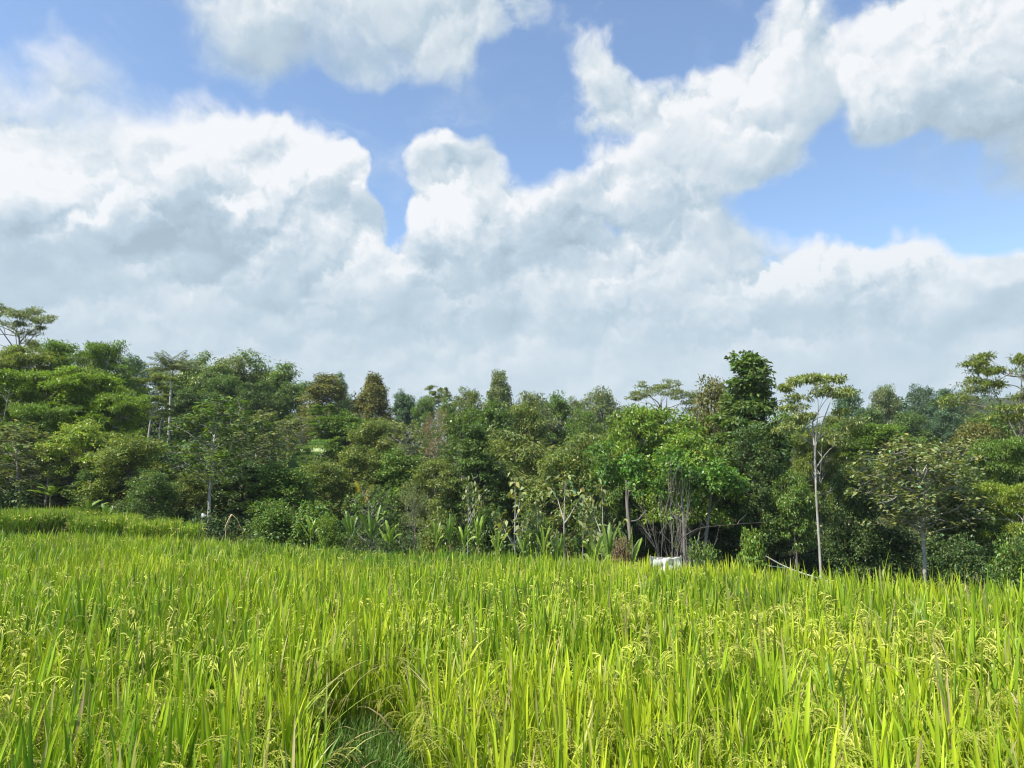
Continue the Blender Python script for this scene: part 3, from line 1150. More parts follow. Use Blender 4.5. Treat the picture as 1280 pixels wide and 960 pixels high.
def paddle(mb, rng, base, az, rise, droop, L, Wd, tone):
    """One big banana blade with midrib, split here and there."""
    n = 14
    t = np.linspace(0, 1, n)
    th = rise + droop * t ** 1.6
    st = L / (n - 1)
    p = [np.asarray(base, float)]
    for q in range(1, n):
        p.append(p[-1] + st * np.array([math.sin(th[q]) * math.cos(az), math.sin(th[q]) * math.sin(az), math.cos(th[q])]))
    p = np.array(p)
    tw = rng.normal(0, 0.35)
    side = np.array([-math.sin(az), math.cos(az), tw])
    side /= np.linalg.norm(side)
    w = Wd * 0.5 * np.clip(np.sin(math.pi * np.clip((t - 0.14) / 0.88, 0, 1)) ** 0.6, 0, 1)
    tan = unit(np.gradient(p, axis=0))
    nm = np.cross(side, tan)
    nm = nm * np.sign(nm[:, 2:3] + 1e-6)
    for sg in (-1, 1):
        gap = 0.0
        for q in range(1, n - 1):
            if w[q] < 1e-3 and w[q + 1] < 1e-3:
                continue
            gap = rng.uniform(0.0, 0.16) if rng.random() < 0.35 else 0.0
            drop = rng.uniform(0.0, 0.35)
            e0 = p[q] + side * sg * w[q] - nm[q] * w[q] * (0.15 + drop)
            e1 = p[q + 1] + side * sg * w[q + 1] - nm[q + 1] * w[q + 1] * (0.15 + drop)
            e0 = e0 + (e1 - e0) * gap
            k = tone * rng.uniform(0.85, 1.18)
            mb.add([p[q], p[q + 1], e1, e0], [[0, 1, 2, 3]], np.array([k, k, k * 0.95]))
    tube(mb, p, np.linspace(0.03, 0.006, n), 5, np.array([1.7, 1.5, 1.2]) * tone)


def banana(name, seed, H=3.2, nl=8, upright=0.5):
    rng = np.random.default_rng(seed)
    tb, cb_ = MB(), MB()
    tp = trunk_path(rng, H * 0.60, 0.01)
    tube(tb, tp, np.linspace(0.12, 0.06, len(tp)), 8)
    for i in range(nl):
        rise = rng.uniform(0.05, 0.25) if i < nl * upright else rng.uniform(0.4, 0.9)
        paddle(cb_, rng, tp[-1] - np.array([0, 0, rng.uniform(0, 0.25)]), i * 2.39996 + rng.normal(0, 0.3), rise, rng.uniform(0.15, 1.5), H * rng.uniform(0.36, 0.50),
               H * rng.uniform(0.085, 0.125), rng.uniform(0.75, 1.3))
    if rng.random() < 0.8:
        for _ in range(2):
            n = 9
            a = rng.uniform(0, 6.28)
            d = curve(tp[-1], tp[-1] + np.array([math.cos(a) * 0.45, math.sin(a) * 0.45, -H * 0.32]), 0.2, n, rng, side=(math.cos(a) * 0.2, math.sin(a) * 0.2, 0.12))
            tube(tb, d, np.linspace(0.03, 0.07, n), 4)
    return Kind(name, tb, cb_, H, H * 0.36, "stalk", "leaf_gloss")


def shrub(name, seed, H=2.6, Rr=1.6, L=0.17, W=0.09, n=16, nsub=12, nleaf=24, cmat="leaf"):
    rng = np.random.default_rng(seed)
    tb, cb_ = MB(), MB()
    for i in range(n):
        a = i * 2.39996
        t = (i + 0.5) / n
        c = np.array([math.cos(a) * Rr * math.sqrt(1 - 0.8 * t) * rng.uniform(0.3, 0.9), math.sin(a) * Rr * math.sqrt(1 - 0.8 * t) * rng.uniform(0.3, 0.9), H * (0.14 + 0.72 * t)])
        tube(tb, curve([math.cos(a) * 0.15, math.sin(a) * 0.15, 0], c, 0.08, 6, rng), np.linspace(0.035, 0.01, 6), 5)
        q = Rr * rng.uniform(0.3, 0.5)
        clump(cb_, rng, c, (q, q, q * 0.85), nsub, nleaf, L, W, 0.3, 1.0, 0.5, shell=0.5)
    return Kind(name, tb, cb_, H, Rr * 1.15, "bark", cmat)


def bare(name, seed, H=5, stems=5, tmat="bark_grey"):
    """Leafless tree of thin forked stems."""
    rng = np.random.default_rng(seed)
    tb = MB()

    def grow(p, d, L, r, lev):
        e = p + d * L
        cv = curve(p, e, 0.05, 5, rng)
        tube(tb, cv, np.linspace(r, r * 0.6, 5), 5)
        if lev == 0:
            return
        for _ in range(rng.integers(2, 4)):
            nd = unit(d + rng.normal(size=3) * 0.38 + np.array([0, 0, 0.12]))
            grow(cv[rng.integers(2, 5)], nd, L * rng.uniform(0.55, 0.8), r * 0.55, lev - 1)
    for i in range(stems):
        a = i * 6.283 / stems + rng.normal(0, 0.3)
        grow(np.array([math.cos(a) * 0.1, math.sin(a) * 0.1, 0]), unit(np.array([math.cos(a) * 0.22, math.sin(a) * 0.22, 1])), H * 0.48, 0.05, 3)
    return Kind(name, tb, None, H, H * 0.32, tmat, "leaf")


def palm_two(name, seed, H=5):
    """Short palm keeping two long yellowing fronds above its green ones."""
    rng = np.random.default_rng(seed)
    tb, cb_ = MB(), MB()
    tp = trunk_path(rng, H * 0.72, 0.006)
    tube(tb, tp, np.linspace(0.14, 0.1, len(tp)), 8)
    k = Kind.__new__(Kind)
    for i, (az, ri, dr) in enumerate(((math.pi, 0.35, 1.5), (0.15, 0.3, 1.35))):
        frond(cb_, rng, tp[-1], az, 2.2, ri, dr, 34, 0.06, 0.34, tone=(0.9, 1.4), sag=1.6)
    return Kind(name, tb, cb_, H, 2.0, "bark", "leaf")


cone = lambda t: max(0.06, (1 - t) ** 0.8 * 1.02)
egg = lambda t: math.sqrt(max(0.03, 1 - (2 * t - 0.7) ** 2 / 1.75))
tallp = lambda t: 0.62 + 0.38 * math.sin(3.0 * t + 0.4) if t < 0.9 else 0.45

K = {}
K["round"] = [broad("round", 1, 9, 3.1, 0.16, 40, 1.05, 0.20, 0.11), broad("round", 2, 9, 3.3, 0.12, 42, 1.0, 0.17, 0.10, prof=egg), broad("round", 3, 10, 2.9, 0.16, 44, 0.95, 0.24, 0.12, prof=tallp)]
K["tall"] = [broad("tall", 4, 11, 2.4, 0.14, 44, 0.95, 0.20, 0.11, prof=tallp), broad("tall", 5, 12, 2.6, 0.18, 46, 0.9, 0.18, 0.10, prof=tallp)]
K["cone"] = [broad("cone", 6, 7.5, 3.9, 0.06, 120, 0.60, 0.19, 0.10, prof=lambda t: max(0.04, (1 - t) ** 0.72), droop=0.5, squash=1.0, top=0.985, nsub=9, nleaf=24, rmin=0.35), broad("cone", 7, 7.5, 3.9, 0.06, 110, 0.66, 0.19, 0.10, prof=lambda t: max(0.05, (1 - t) ** 0.62), droop=0.5, squash=0.9, top=0.97, nsub=9, nleaf=24, rmin=0.35)]
K["layer"] = [layered("layer", 8, 10, 4.2, 0.22, 38, 1.6, nsub=36, nleaf=20, thick=0.26), layered("layer", 9, 10, 4.4, 0.18, 42, 1.5, nsub=36, nleaf=20, thick=0.3, forks=5)]
K["crag"] = [broad("crag", 53, 12, 3.3, 0.08, 74, 0.62, 0.22, 0.10, prof=lambda t: max(0.10, (1 - t) ** 0.86 * (0.92 + 0.16 * math.sin(t * 21 + 1))), droop=0.4, squash=0.55, top=0.99, nsub=12, nleaf=24, rmin=0.3, tr=0.2)]
K["umbrella"] = [layered("umbrella", 10, 13, 4.6, 0.66, 15, 1.35, nsub=22, nleaf=16, forks=5, tmat="bark_grey", thick=0.12), layered("umbrella", 12, 13, 4.4, 0.62, 17, 1.3, nsub=24, nleaf=18, forks=4, tmat="bark_grey", thick=0.13)]
K["sprays"] = [layered("sprays", 47, 13, 5.0, 0.46, 24, 1.6, nsub=26, nleaf=18, forks=5, tmat="bark_grey", thick=0.11)]
K["slender"] = [layered("slender", 13, 13, 2.4, 0.42, 16, 1.05, nsub=28, nleaf=20, forks=3, tr=0.12, thick=0.16, wob=0.008)]
K["slim"] = [layered("slim", 41, 13, 2.7, 0.66, 15, 1.0, nsub=22, nleaf=17, forks=3, tr=0.092, thick=0.10, wob=0.006)]
K["leaner"] = [layered("leaner", 14, 9, 2.6, 0.42, 9, 1.0, nsub=24, nleaf=18, forks=3, tr=0.15, thick=0.12, lean=0.12)]
K["bigleaf"] = [teak("bigleaf", 15, 10, 3.2, 0.20, 42), teak("bigleaf", 16, 9, 3.2, 0.16, 44, L=0.36, W=0.22)]
K["teak"] = [teak("teak", 17, 10, 3.2, 0.52, 46, L=0.31, W=0.21, tr=0.12, nb=8, per=15)]
K["slimleaf"] = [teak("slimleaf", 18, 11, 2.9, 0.42, 36, L=0.40, W=0.22, tr=0.12)]
K["bright"] = [broad("bright", 19, 9, 3.6, 0.42, 50, 1.0, 0.21, 0.11, droop=0.35, squash=0.5, tr=0.15, tmat="bark_grey", fork=3, nsub=12, nleaf=26, wob=0.03),
               broad("bright", 20, 9, 3.6, 0.26, 52, 1.0, 0.21, 0.10, droop=0.35, squash=0.55, tr=0.15, tmat="bark_grey", fork=2, nsub=12, nleaf=26)]
K["dry"] = [broad("dry", 21, 8, 2.6, 0.2, 34, 0.9, 0.13, 0.06, nsub=9, nleaf=16, tmat="bark_grey", tr=0.13, fork=3)]
K["bamboo"] = [bamboo("bamboo", 22, 12), bamboo("bamboo", 23, 11, 8), bamboo("bamboo", 44, 12, 6)]
K["coconut"] = [coconut("coconut", 24)]
K["banana"] = [banana("banana", 25, 4.6, 9, 0.45), banana("banana", 26, 4.4, 8, 0.6), banana("banana", 27, 4.6, 10, 0.3)]
K["shrub"] = [shrub("shrub", 28, 5.0, 1.7, n=30), shrub("shrub", 29, 5.0, 1.7, L=0.22, W=0.12, n=30), shrub("shrub", 30, 5.2, 1.6, L=0.15, W=0.07, n=32, nleaf=30)]
K["sapling"] = [sapling("sapling", 31), sapling("sapling", 32, 6, 6), sapling("sapling", 33, 6, 3)]
K["bare"] = [bare("bare", 34), bare("bare", 35, 4, 3)]
K["palm"] = [palm_two("palm", 36)]

COLS = {
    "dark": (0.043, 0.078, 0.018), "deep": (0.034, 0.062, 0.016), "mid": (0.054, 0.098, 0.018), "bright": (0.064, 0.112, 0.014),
    "olive": (0.066, 0.096, 0.020), "pale": (0.096, 0.130, 0.046), "brown": (0.095, 0.078, 0.044), "blue": (0.040, 0.076, 0.036),  # blue: green leaves with the tint of distant air put into the colour
    "yellow": (0.095, 0.142, 0.020), "grey": (0.070, 0.098, 0.036), "rust": (0.066, 0.078, 0.022), "fresh": (0.072, 0.125, 0.018),
    "gold": (0.16, 0.15, 0.035), "banana": (0.092, 0.158, 0.022), "bluebanana": (0.070, 0.128, 0.026),
}
NAMES = {"round": "broadleaf_tree", "tall": "broadleaf_tree", "cone": "conical_tree", "crag": "conical_tree", "layer": "layered_tree", "umbrella": "umbrella_tree", "slender": "slender_tree", "slim": "slender_tree", "sprays": "umbrella_tree",
         "leaner": "leaning_tree", "bigleaf": "large_leaved_tree", "teak": "teak_tree", "slimleaf": "large_leaved_tree", "bright": "spreading_tree", "dry": "withered_tree",
         "bamboo": "bamboo_clump", "coconut": "coconut_palm", "banana": "banana_plant", "shrub": "bush", "sapling": "teak_sapling", "bare": "bare_shrub", "palm": "palm"}
CROWN = {"banana": ("stalk", "leaf_blades"), "bamboo": ("culms", "foliage"), "coconut": ("trunk", "fronds"), "palm": ("trunk", "fronds"), "shrub": ("stems", "foliage"), "bare": ("stems", None)}
CATS = {"bamboo": "bamboo", "banana": "banana plant", "shrub": "bush", "sapling": "sapling", "bare": "bare shrub", "coconut": "palm tree", "palm": "palm tree"}
GROUPS = {"banana": "banana plants along the far edge of the rice", "shrub": "bushes at the foot of the wood", "sapling": "young teak saplings behind the rice", "bamboo": "bamboo clumps on the skyline"}
COUNT = {}


def plant(kind, px, ytop, wpx, d, col, label, yaw=None, group=None, base_y=None, var=None):
    """Stand one tree at photo column px, depth d: its top reaches ytop there and its crown is wpx wide."""
    i = COUNT.get(kind, 0)
    COUNT[kind] = i + 1
    k = K[kind][(i if var is None else var) % len(K[kind])]
    top = at(px, ytop, d)
    g = float(terrain(top[0], top[1])) - 0.12
    h = max(0.8, top[2] - g)
    sx = wpx * d / FPX / (2 * k.R)
    sz = h / k.H
    sx = min(max(sx, 0.35 * sz), 2.2 * sz)
    e = empty(NAMES[kind], (top[0], top[1], g))
    e.rotation_euler = (0, 0, yaw if yaw is not None else (i * 2.1 + px * 0.7) % 6.283)
    e.scale = (sx, sx, sz)
    tag(e, label, CATS.get(kind, "tree"), group or GROUPS.get(kind, "trees of the wood beyond the rice"))
    tn, cn = CROWN.get(kind, ("trunk", "crown"))
    t = bpy.data.objects.new(tn, k.trunk)
    COL.objects.link(t)
    t.parent = e
    if k.crown:
        c = bpy.data.objects.new(cn, k.crown)
        COL.objects.link(c)
        c.parent = e
        b = np.array(COLS[col]) * np.array([1.15, 0.98, 1.05])
        c.color = (*b, 1)
    return e
# ------------------------------------------------------------------ every tree and plant of the wood
# kind, photo column, top, crown width, depth, colour, label
TREES = [
    # left: the high mass of layered light-green trees
    ("umbrella", 34, 383, 118, 72, "grey", "open flat-topped tree with bare forked limbs rising alone above the far-left canopy"),
    ("layer", 30, 436, 150, 56, "olive", "dull green layered tree just under the open flat-topped tree"),
    ("layer", 112, 432, 130, 60, "mid", "rounded feathery tree at the top of the left slope, beside the blue-green round tree"),
    ("layer", 96, 462, 190, 50, "bright", "broad bright green layered tree in the middle of the left slope"),
    ("layer", 10, 470, 130, 48, "bright", "bright layered tree cut by the left border of the view"),
    ("layer", 150, 492, 100, 48, "bright", "low bright layered tree beside the leaning pale trunk"),
    ("layer", 60, 508, 120, 46, "mid", "mid-green layered tree above the big-leaved trees on the left"),
    ("bigleaf", 30, 530, 130, 42, "pale", "big-leaved tree with pale leaf undersides at the far left above the rice"),
    ("bright", 105, 528, 110, 42, "yellow", "yellow-green leafy tree standing behind the leftmost banana plant"),
    ("bigleaf", 62, 562, 90, 41, "grey", "grey-green big-leaved tree with two thin trunks left of the banana plant"),
    ("round", 166, 546, 120, 40, "olive", "olive round-crowned tree between the yellow-green tree and the slim pale trunk"),
    ("round", 190, 590, 90, 37, "dark", "dark low tree over the shaded hollow left of the slim pale trunk"),
    ("round", 130, 585, 80, 41, "dark", "small dark tree right of the yellow-green leafy tree"),
    ("round", 168, 446, 52, 88, "blue", "blue-green round-topped tree on the skyline left of the coconut palm"),
    ("round", 142, 470, 44, 84, "mid", "small tree tucked between the feathery slope tree and the blue-green round tree"),
    ("round", 175, 500, 70, 80, "deep", "very dark tree behind the leaning pale trunk"),
    ("coconut", 217, 444, 84, 74, "grey", "coconut palm with a straight pale trunk on the left skyline"),
    ("leaner", 190, 462, 62, 66, "olive", "leaning pale-trunked tree with flat sprays beside the coconut palm"),
    ("slender", 203, 492, 34, 70, "olive", "thin straight tree with small flat sprays under the coconut palm"),
    # bamboo
    ("bamboo", 234, 437, 66, 92, "mid", "bamboo clump with feathery tips just right of the coconut palm"),
    ("bamboo", 259, 431, 66, 94, "olive", "tallest bamboo clump, its plumes curling over on the left skyline"),
    ("bamboo", 297, 441, 78, 96, "olive", "broad dark bamboo clump, second from the right of the skyline bamboo"),
    ("bamboo", 345, 440, 80, 94, "mid", "rightmost bamboo clump, with one plume hooked over to the right"),
    ("round", 280, 470, 80, 86, "dark", "dark tree in front of the skyline bamboo, above the large-leaved tree"),
    ("round", 322, 478, 80, 84, "deep", "blackish green tree under the rightmost bamboo clump"),
    ("round", 240, 490, 70, 82, "deep", "blackish tree right of the coconut palm trunk"),
    ("round", 365, 480, 60, 84, "dark", "dark tree between the rightmost bamboo and the brownish round tree"),
    # skyline, middle
    ("tall", 402, 466, 70, 82, "rust", "brownish broad blunt-topped tree on the skyline right of the bamboo"),
    ("tall", 424, 470, 30, 92, "dark", "narrow dark tree peeping up behind the brownish blunt-topped tree"),
    ("cone", 465, 474, 96, 84, "rust", "olive-brown pointed tree with a regular cone on the skyline, alone in a dip"),
    ("round", 436, 496, 46, 96, "blue", "dim tree in the dip left of the regular cone-shaped tree"),
    ("round", 508, 492, 50, 100, "blue", "dim low tree on the skyline right of the regular cone-shaped tree"),
    ("umbrella", 549, 483, 44, 98, "olive", "small flat-topped tree on the middle skyline above the brown withered tree"),
    ("round", 532, 496, 40, 96, "mid", "low green tree left under the small flat-topped skyline tree"),
    ("round", 585, 488, 62, 88, "olive", "yellowish-olive tree on the skyline left of the open round tree"),
    ("tall", 620, 462, 44, 80, "grey", "tall open grey-green tree standing highest on the middle skyline"),
    ("bamboo", 656, 470, 66, 82, "grey", "grey feathery bamboo clump right of the tallest middle skyline tree"),
    ("round", 690, 496, 60, 92, "mid", "small tree on the skyline right of the grey feathery bamboo"),
    ("round", 752, 488, 66, 88, "grey", "greyish dome-shaped tree on the skyline left of the flat umbrella tree"),
    ("round", 720, 500, 48, 96, "olive", "low tree on the skyline left of the greyish dome-shaped tree"),
    ("umbrella", 828, 480, 116, 78, "grey", "wide flat umbrella tree on the skyline behind the vivid green tree"),
    # middle slope
    ("slimleaf", 270, 496, 128, 40, "mid", "large-leaved tree on a slim bent pale trunk, left of centre"),
    ("bigleaf", 322, 514, 90, 58, "pale", "pale large-leaved tree right of the slim bent pale trunk's crown"),
    ("bigleaf", 382, 520, 90, 70, "pale", "pale large-leaved tree above the glimpse of terraces"),
    ("bigleaf", 300, 540, 80, 52, "grey", "grey-green large-leaved tree behind the slim bent pale trunk"),
    ("slender", 404, 506, 44, 66, "mid", "thin pale-stemmed tree right of the glimpse of terraces"),
    ("round", 434, 516, 80, 66, "mid", "mid-green tree below the brownish blunt-topped and the regular cone-shaped trees"),
    ("round", 470, 524, 86, 62, "olive", "olive rounded tree below the regular cone-shaped tree"),
    ("bigleaf", 506, 528, 80, 60, "pale", "pale leafy tree left of the brown withered tree"),
    ("dry", 545, 512, 56, 58, "brown", "brown withered tree with grey branches in the middle of the wood"),
    ("round", 560, 506, 50, 76, "mid", "green tree just behind the brown withered tree"),
    ("bigleaf", 578, 516, 74, 56, "mid", "leafy tree right of the brown withered tree"),
    ("round", 612, 504, 90, 64, "dark", "dark broad tree below the tallest middle skyline tree"),
    ("round", 655, 506, 80, 68, "olive", "olive tree below the grey feathery bamboo"),
    ("bamboo", 690, 522, 110, 56, "olive", "olive feathery thicket left of the vivid green tree"),
    ("round", 728, 514, 70, 70, "mid", "mid-green tree under the greyish dome-shaped tree"),
    # front slope, middle
    ("round", 356, 582, 110, 42, "mid", "mid-green dense tree below the glimpse of terraces"),
    ("round", 402, 578, 80, 46, "olive", "olive tree below the thin pale-stemmed tree"),
    ("round", 445, 562, 110, 48, "olive", "wide olive tree behind the palm with yellow fronds"),
    ("round", 500, 566, 90, 48, "mid", "leafy tree right of the palm with yellow fronds"),
    ("bright", 545, 574, 90, 46, "olive", "dull olive tree below the brown withered tree"),
    ("crag", 597, 536, 120, 46, "dark", "dark drooping tree in the centre, left of the forked saplings"),
    ("bamboo", 640, 556, 90, 50, "olive", "fine-leaved olive thicket behind the forked sapling"),
    ("round", 700, 566, 110, 44, "olive", "olive thicket tree behind the leafiest saplings"),
    ("bright", 745, 560, 70, 44, "mid", "green tree at the left foot of the vivid green tree"),
    ("round", 246, 590, 90, 44, "olive", "olive tree right beside the slim bent pale trunk, drooping to the rice"),
    ("round", 304, 578, 90, 45, "deep", "dark shaded tree right of the slim bent pale trunk"),
    ("shrub", 346, 622, 92, 33, "mid", "broad green bush sloping down to the rice right of the bent dry stalk"),
    ("shrub", 392, 622, 80, 33, "mid", "dense green bush left of the palm with yellow fronds"),
    ("shrub", 412, 638, 46, 30, "bright", "small bright bush left of the first bananas at the edge of the rice"),
    ("bigleaf", 468, 606, 80, 35, "mid", "small broad-leaved tree under the palm with yellow fronds"),
    ("palm", 455, 596, 62, 36, "gold", "short palm holding up two yellowing fronds"),
    ("dry", 520, 602, 60, 37, "grey", "twiggy grey half-bare bush left of the centre saplings"),
    ("shrub", 548, 632, 70, 32, "olive", "olive bush behind the bananas in the middle"),
    ("shrub", 610, 630, 70, 32, "dark", "dark bush behind the forked sapling"),
    ("shrub", 672, 634, 70, 32, "mid", "bush between the forked sapling and the leafiest sapling"),
    ("shrub", 735, 632, 60, 32, "dark", "dark bush behind the sapling with one bent arm"),
    # saplings
    ("sapling", 586, 596, 34, 31, "pale", "small-topped teak sapling left of the forked one"),
    ("sapling", 643, 590, 62, 30, "pale", "forked teak sapling with a leaning second stem in the centre"),
    ("sapling", 704, 592, 72, 30, "pale", "leafiest teak sapling, with many whorls of pale leaves"),
    ("sapling", 728, 612, 44, 31, "pale", "short teak sapling right beside the leafiest one"),
    ("sapling", 752, 598, 56, 29, "pale", "teak sapling with one bent arm reaching right, before the dark gap"),
    ("sapling", 672, 620, 34, 31, "pale", "short teak sapling between the forked and the leafiest ones"),
    # right of centre: the vivid green tree and its neighbours
    ("bright", 792, 506, 130, 46, "bright", "vivid green spreading tree with hanging leaves, right of centre"),
    ("bright", 858, 540, 140, 42, "bright", "vivid green lower tree over several bare pale trunks"),
    ("bright", 828, 512, 170, 48, "bright", "vivid green crown joining the two vivid spreading trees, highest between them"),
    ("crag", 932, 448, 205, 46, "dark", "tall dark drooping tree that tops the right half, left of the pale slim trunk"),
    ("round", 893, 476, 84, 54, "rust", "brownish round tree at the left shoulder of the tall dark drooping tree"),
    ("tall", 940, 540, 90, 42, "deep", "dark tree filling the foot of the tall dark drooping tree"),
    ("round", 810, 560, 90, 50, "mid", "shaded green tree between the two vivid green trees"),
    ("round", 880, 600, 90, 44, "deep", "dark tree behind the bare curved branches"),
    ("round", 800, 600, 80, 46, "deep", "dark shaded tree behind the leafless many-stemmed shrub"),
    ("slim", 1012, 462, 116, 38, "pale", "tall slim tree with a pale straight trunk and flat sprays, right of centre"),
    ("bright", 990, 592, 80, 41, "mid", "low branching green tree around the foot of the pale straight trunk"),
    ("shrub", 938, 654, 50, 27, "fresh", "rounded fresh green bush left of the fallen pale branch"),
    ("shrub", 880, 668, 60, 25, "mid", "low leafy bush right of the white sheet"),
    ("shrub", 1068, 648, 90, 40, "deep", "wide dark bush between the pale straight trunk and the teak trunk"),
    ("round", 1062, 590, 90, 40, "deep", "dark shaded tree left behind the teak with the white trunk"),
    # right skyline
    ("round", 1060, 488, 48, 108, "blue", "bluish round tree on the right skyline, first right of the slim pale tree"),
    ("round", 1104, 484, 52, 108, "grey", "brown-tinged round tree on the right skyline, next to the bluish first one"),
    ("round", 1150, 484, 56, 108, "blue", "bluish broad tree on the right skyline, highest of its row"),
    ("tall", 1184, 486, 44, 112, "blue", "narrower bluish tree on the right skyline beside the highest of its row"),
    ("tall", 1212, 490, 36, 118, "grey", "thin spire-topped tree on the right skyline left of the big flat sprays"),
    ("round", 1084, 512, 50, 98, "dark", "dark tree under the bluish round tree of the right skyline"),
    ("round", 1134, 516, 64, 96, "dark", "dark dome tree below the highest of the right skyline row"),
    ("round", 1180, 512, 60, 96, "blue", "bluish dark tree below the narrower right skyline tree"),
    ("round", 1240, 518, 80, 92, "mid", "tree under the big flat sprays at the right, above the layered tree"),
    ("layer", 1082, 530, 150, 62, "mid", "light green feathery spreading tree behind the teak with the white trunk"),
    ("round", 982, 516, 90, 62, "mid", "mid-green tree filling the dip between the tall dark tree and the slim pale one"),
    ("round", 1040, 520, 80, 70, "olive", "olive tree behind the right side of the slim pale tree"),
    ("layer", 1020, 540, 90, 58, "olive", "feathery tree behind the pale straight trunk"),
    ("sprays", 1262, 434, 180, 50, "olive", "big tree with long flat sprays against the sky at the right border"),
    ("bright", 1222, 528, 110, 50, "rust", "brown-green tree below the big flat sprays"),
    ("layer", 1248, 548, 120, 44, "mid", "dark layered tree right of the teak with the white trunk"),
    ("teak", 1142, 550, 172, 37, "pale", "teak tree with a slim white trunk and a round pale crown, at right"),
    ("layer", 1262, 606, 110, 37, "yellow", "yellowish layered tree low at the right border"),
    ("round", 1200, 612, 90, 38, "dark", "dark tree right of the white teak trunk"),
    ("shrub", 1112, 655, 80, 40, "deep", "dark bush behind the foot of the white teak trunk"),
    ("shrub", 1200, 664, 90, 32, "deep", "dark bush behind the tall rice at the right"),
    ("shrub", 1262, 660, 80, 26, "mid", "green bush at the right border below the yellowish layered tree"),
    # bananas
    ("banana", 66, 600, 52, 40.2, "banana", "bright banana plant at the far left behind the raised rice plot"),
    ("banana", 112, 622, 46, 37, "bluebanana", "sagging banana plant with drooping leaves right of the bright leftmost one"),
    ("banana", 136, 628, 36, 36, "bluebanana", "small dark banana plant in the shade, third from the left"),
    ("banana", 390, 638, 24, 27, "banana", "small pale banana plant left of the bright small bush"),
    ("banana", 440, 632, 34, 28, "bluebanana", "dark green banana plant under the palm with yellow fronds, left of two"),
    ("banana", 466, 628, 36, 28.5, "bluebanana", "taller banana plant under the palm with yellow fronds, right of two"),
    ("banana", 488, 644, 30, 26.5, "banana", "low forked banana plant, fresh green, left of the middle row"),
    ("banana", 546, 646, 24, 26, "banana", "slim banana plant opening the middle row"),
    ("banana", 562, 638, 26, 26, "bluebanana", "banana plant with upright paddle leaf in the middle row"),
    ("banana", 580, 646, 28, 25.5, "banana", "banana plant with a bent pale leaf in the middle row"),
    ("banana", 598, 638, 26, 26, "banana", "tall pale-leaved banana plant closing the middle row"),
    ("banana", 622, 654, 26, 25.5, "banana", "low banana plant left of the forked sapling's foot"),
    ("banana", 654, 654, 34, 25.5, "bluebanana", "arching banana plant right of the forked sapling's foot"),
    ("banana", 680, 650, 20, 25, "banana", "narrow yellow-green banana plant below the leafiest sapling"),
    ("banana", 697, 656, 20, 25, "bluebanana", "thin dark green banana plant below the leafiest sapling"),
    ("banana", 742, 658, 40, 24.5, "banana", "broad low banana plant left of the sapling with the bent arm"),
    ("banana", 760, 644, 24, 25, "bluebanana", "banana plant behind the sapling with the bent arm"),
    ("banana", 784, 652, 32, 24, "banana", "rightmost banana plant, beside the dried brown clump"),
    # leafless
    ("bare", 836, 612, 60, 33, "mid", "leafless many-stemmed pale shrub behind the white sheet"),
    ("bare", 862, 640, 40, 32, "mid", "smaller leafless shrub right of the many-stemmed one"),
]
for t_ in TREES:
    plant(*t_)


# ------------------------------------------------------------------ growth between the trees
def make_undergrowth():
    mb = MB()
    rng = np.random.default_rng(77)
    n = 2300
    y = 24 + 76 * rng.random(n) ** 1.25
    x = rng.uniform(-0.78, 0.78, n) * y
    e = y - edge(x)
    m = e > np.where(x < -7, 5.0, 3.2)
    for (cx, cy, hx, hy, ct) in PLOTS:
        m &= ((x - cx) / (hx + 1)) ** 2 + ((y - cy) / (hy + 1)) ** 2 > 1
    x, y = x[m], y[m]
    z = terrain(x, y)
    for i in range(len(x)):
        r = rng.uniform(0.45, 1.1) * (1 + (y[i] - 30) * 0.008)
        b = np.array([(0.038, 0.066, 0.020), (0.055, 0.085, 0.024), (0.028, 0.048, 0.016), (0.07, 0.08, 0.03)][rng.integers(4)])
        k0 = len(mb.c)
        far = y[i] > 55
        clump(mb, rng, (x[i], y[i], z[i] + r * 0.55), (r, r, r * 0.85), 6 if far else 9, 12 if far else 16, 0.30 if far else 0.2, 0.16 if far else 0.10, 0.3, 1.0, 0.55, shell=0.4)
        for k in range(k0, len(mb.c)):
            mb.c[k] = mb.c[k] * b
    o = mb.build("undergrowth", [M["under"]])
    tag(o, "mixed green undergrowth on the slope between the trees", "undergrowth", kind="stuff")


M["under"] = leafmat("undergrowth_leaf", (1, 1, 1), 0.28, 0.55, 0.25, gain=2.0)
make_undergrowth()


def make_far_wood():
    mb = MB()
    rng = np.random.default_rng(78)
    n = 520
    y = rng.uniform(150, 560, n)
    x = rng.uniform(-0.75, 0.85, n) * y
    z = terrain(x, y)
    for i in range(n):
        h = rng.uniform(6, 11)
        for k in range(4):
            r = rng.uniform(1.6, 2.8)
            c = (x[i] + rng.normal(0, 1.7), y[i] + rng.normal(0, 1.7), z[i] + h - rng.uniform(0.5, 4.0))
            b = np.array([(0.038, 0.066, 0.026), (0.05, 0.08, 0.03), (0.03, 0.05, 0.022)][rng.integers(3)])
            k0 = len(mb.c)
            clump(mb, rng, c, (r, r, r * 0.85), 8, 12, 0.75, 0.42, 0.2, 1.0, 0.5, shell=0.5)
            for q in range(k0, len(mb.c)):
                mb.c[q] = mb.c[q] * b
    o = mb.build("distant_wood", [M["under"]])
    tag(o, "distant wood on the rise beyond the nearer trees", "wood", kind="stuff")


make_far_wood()
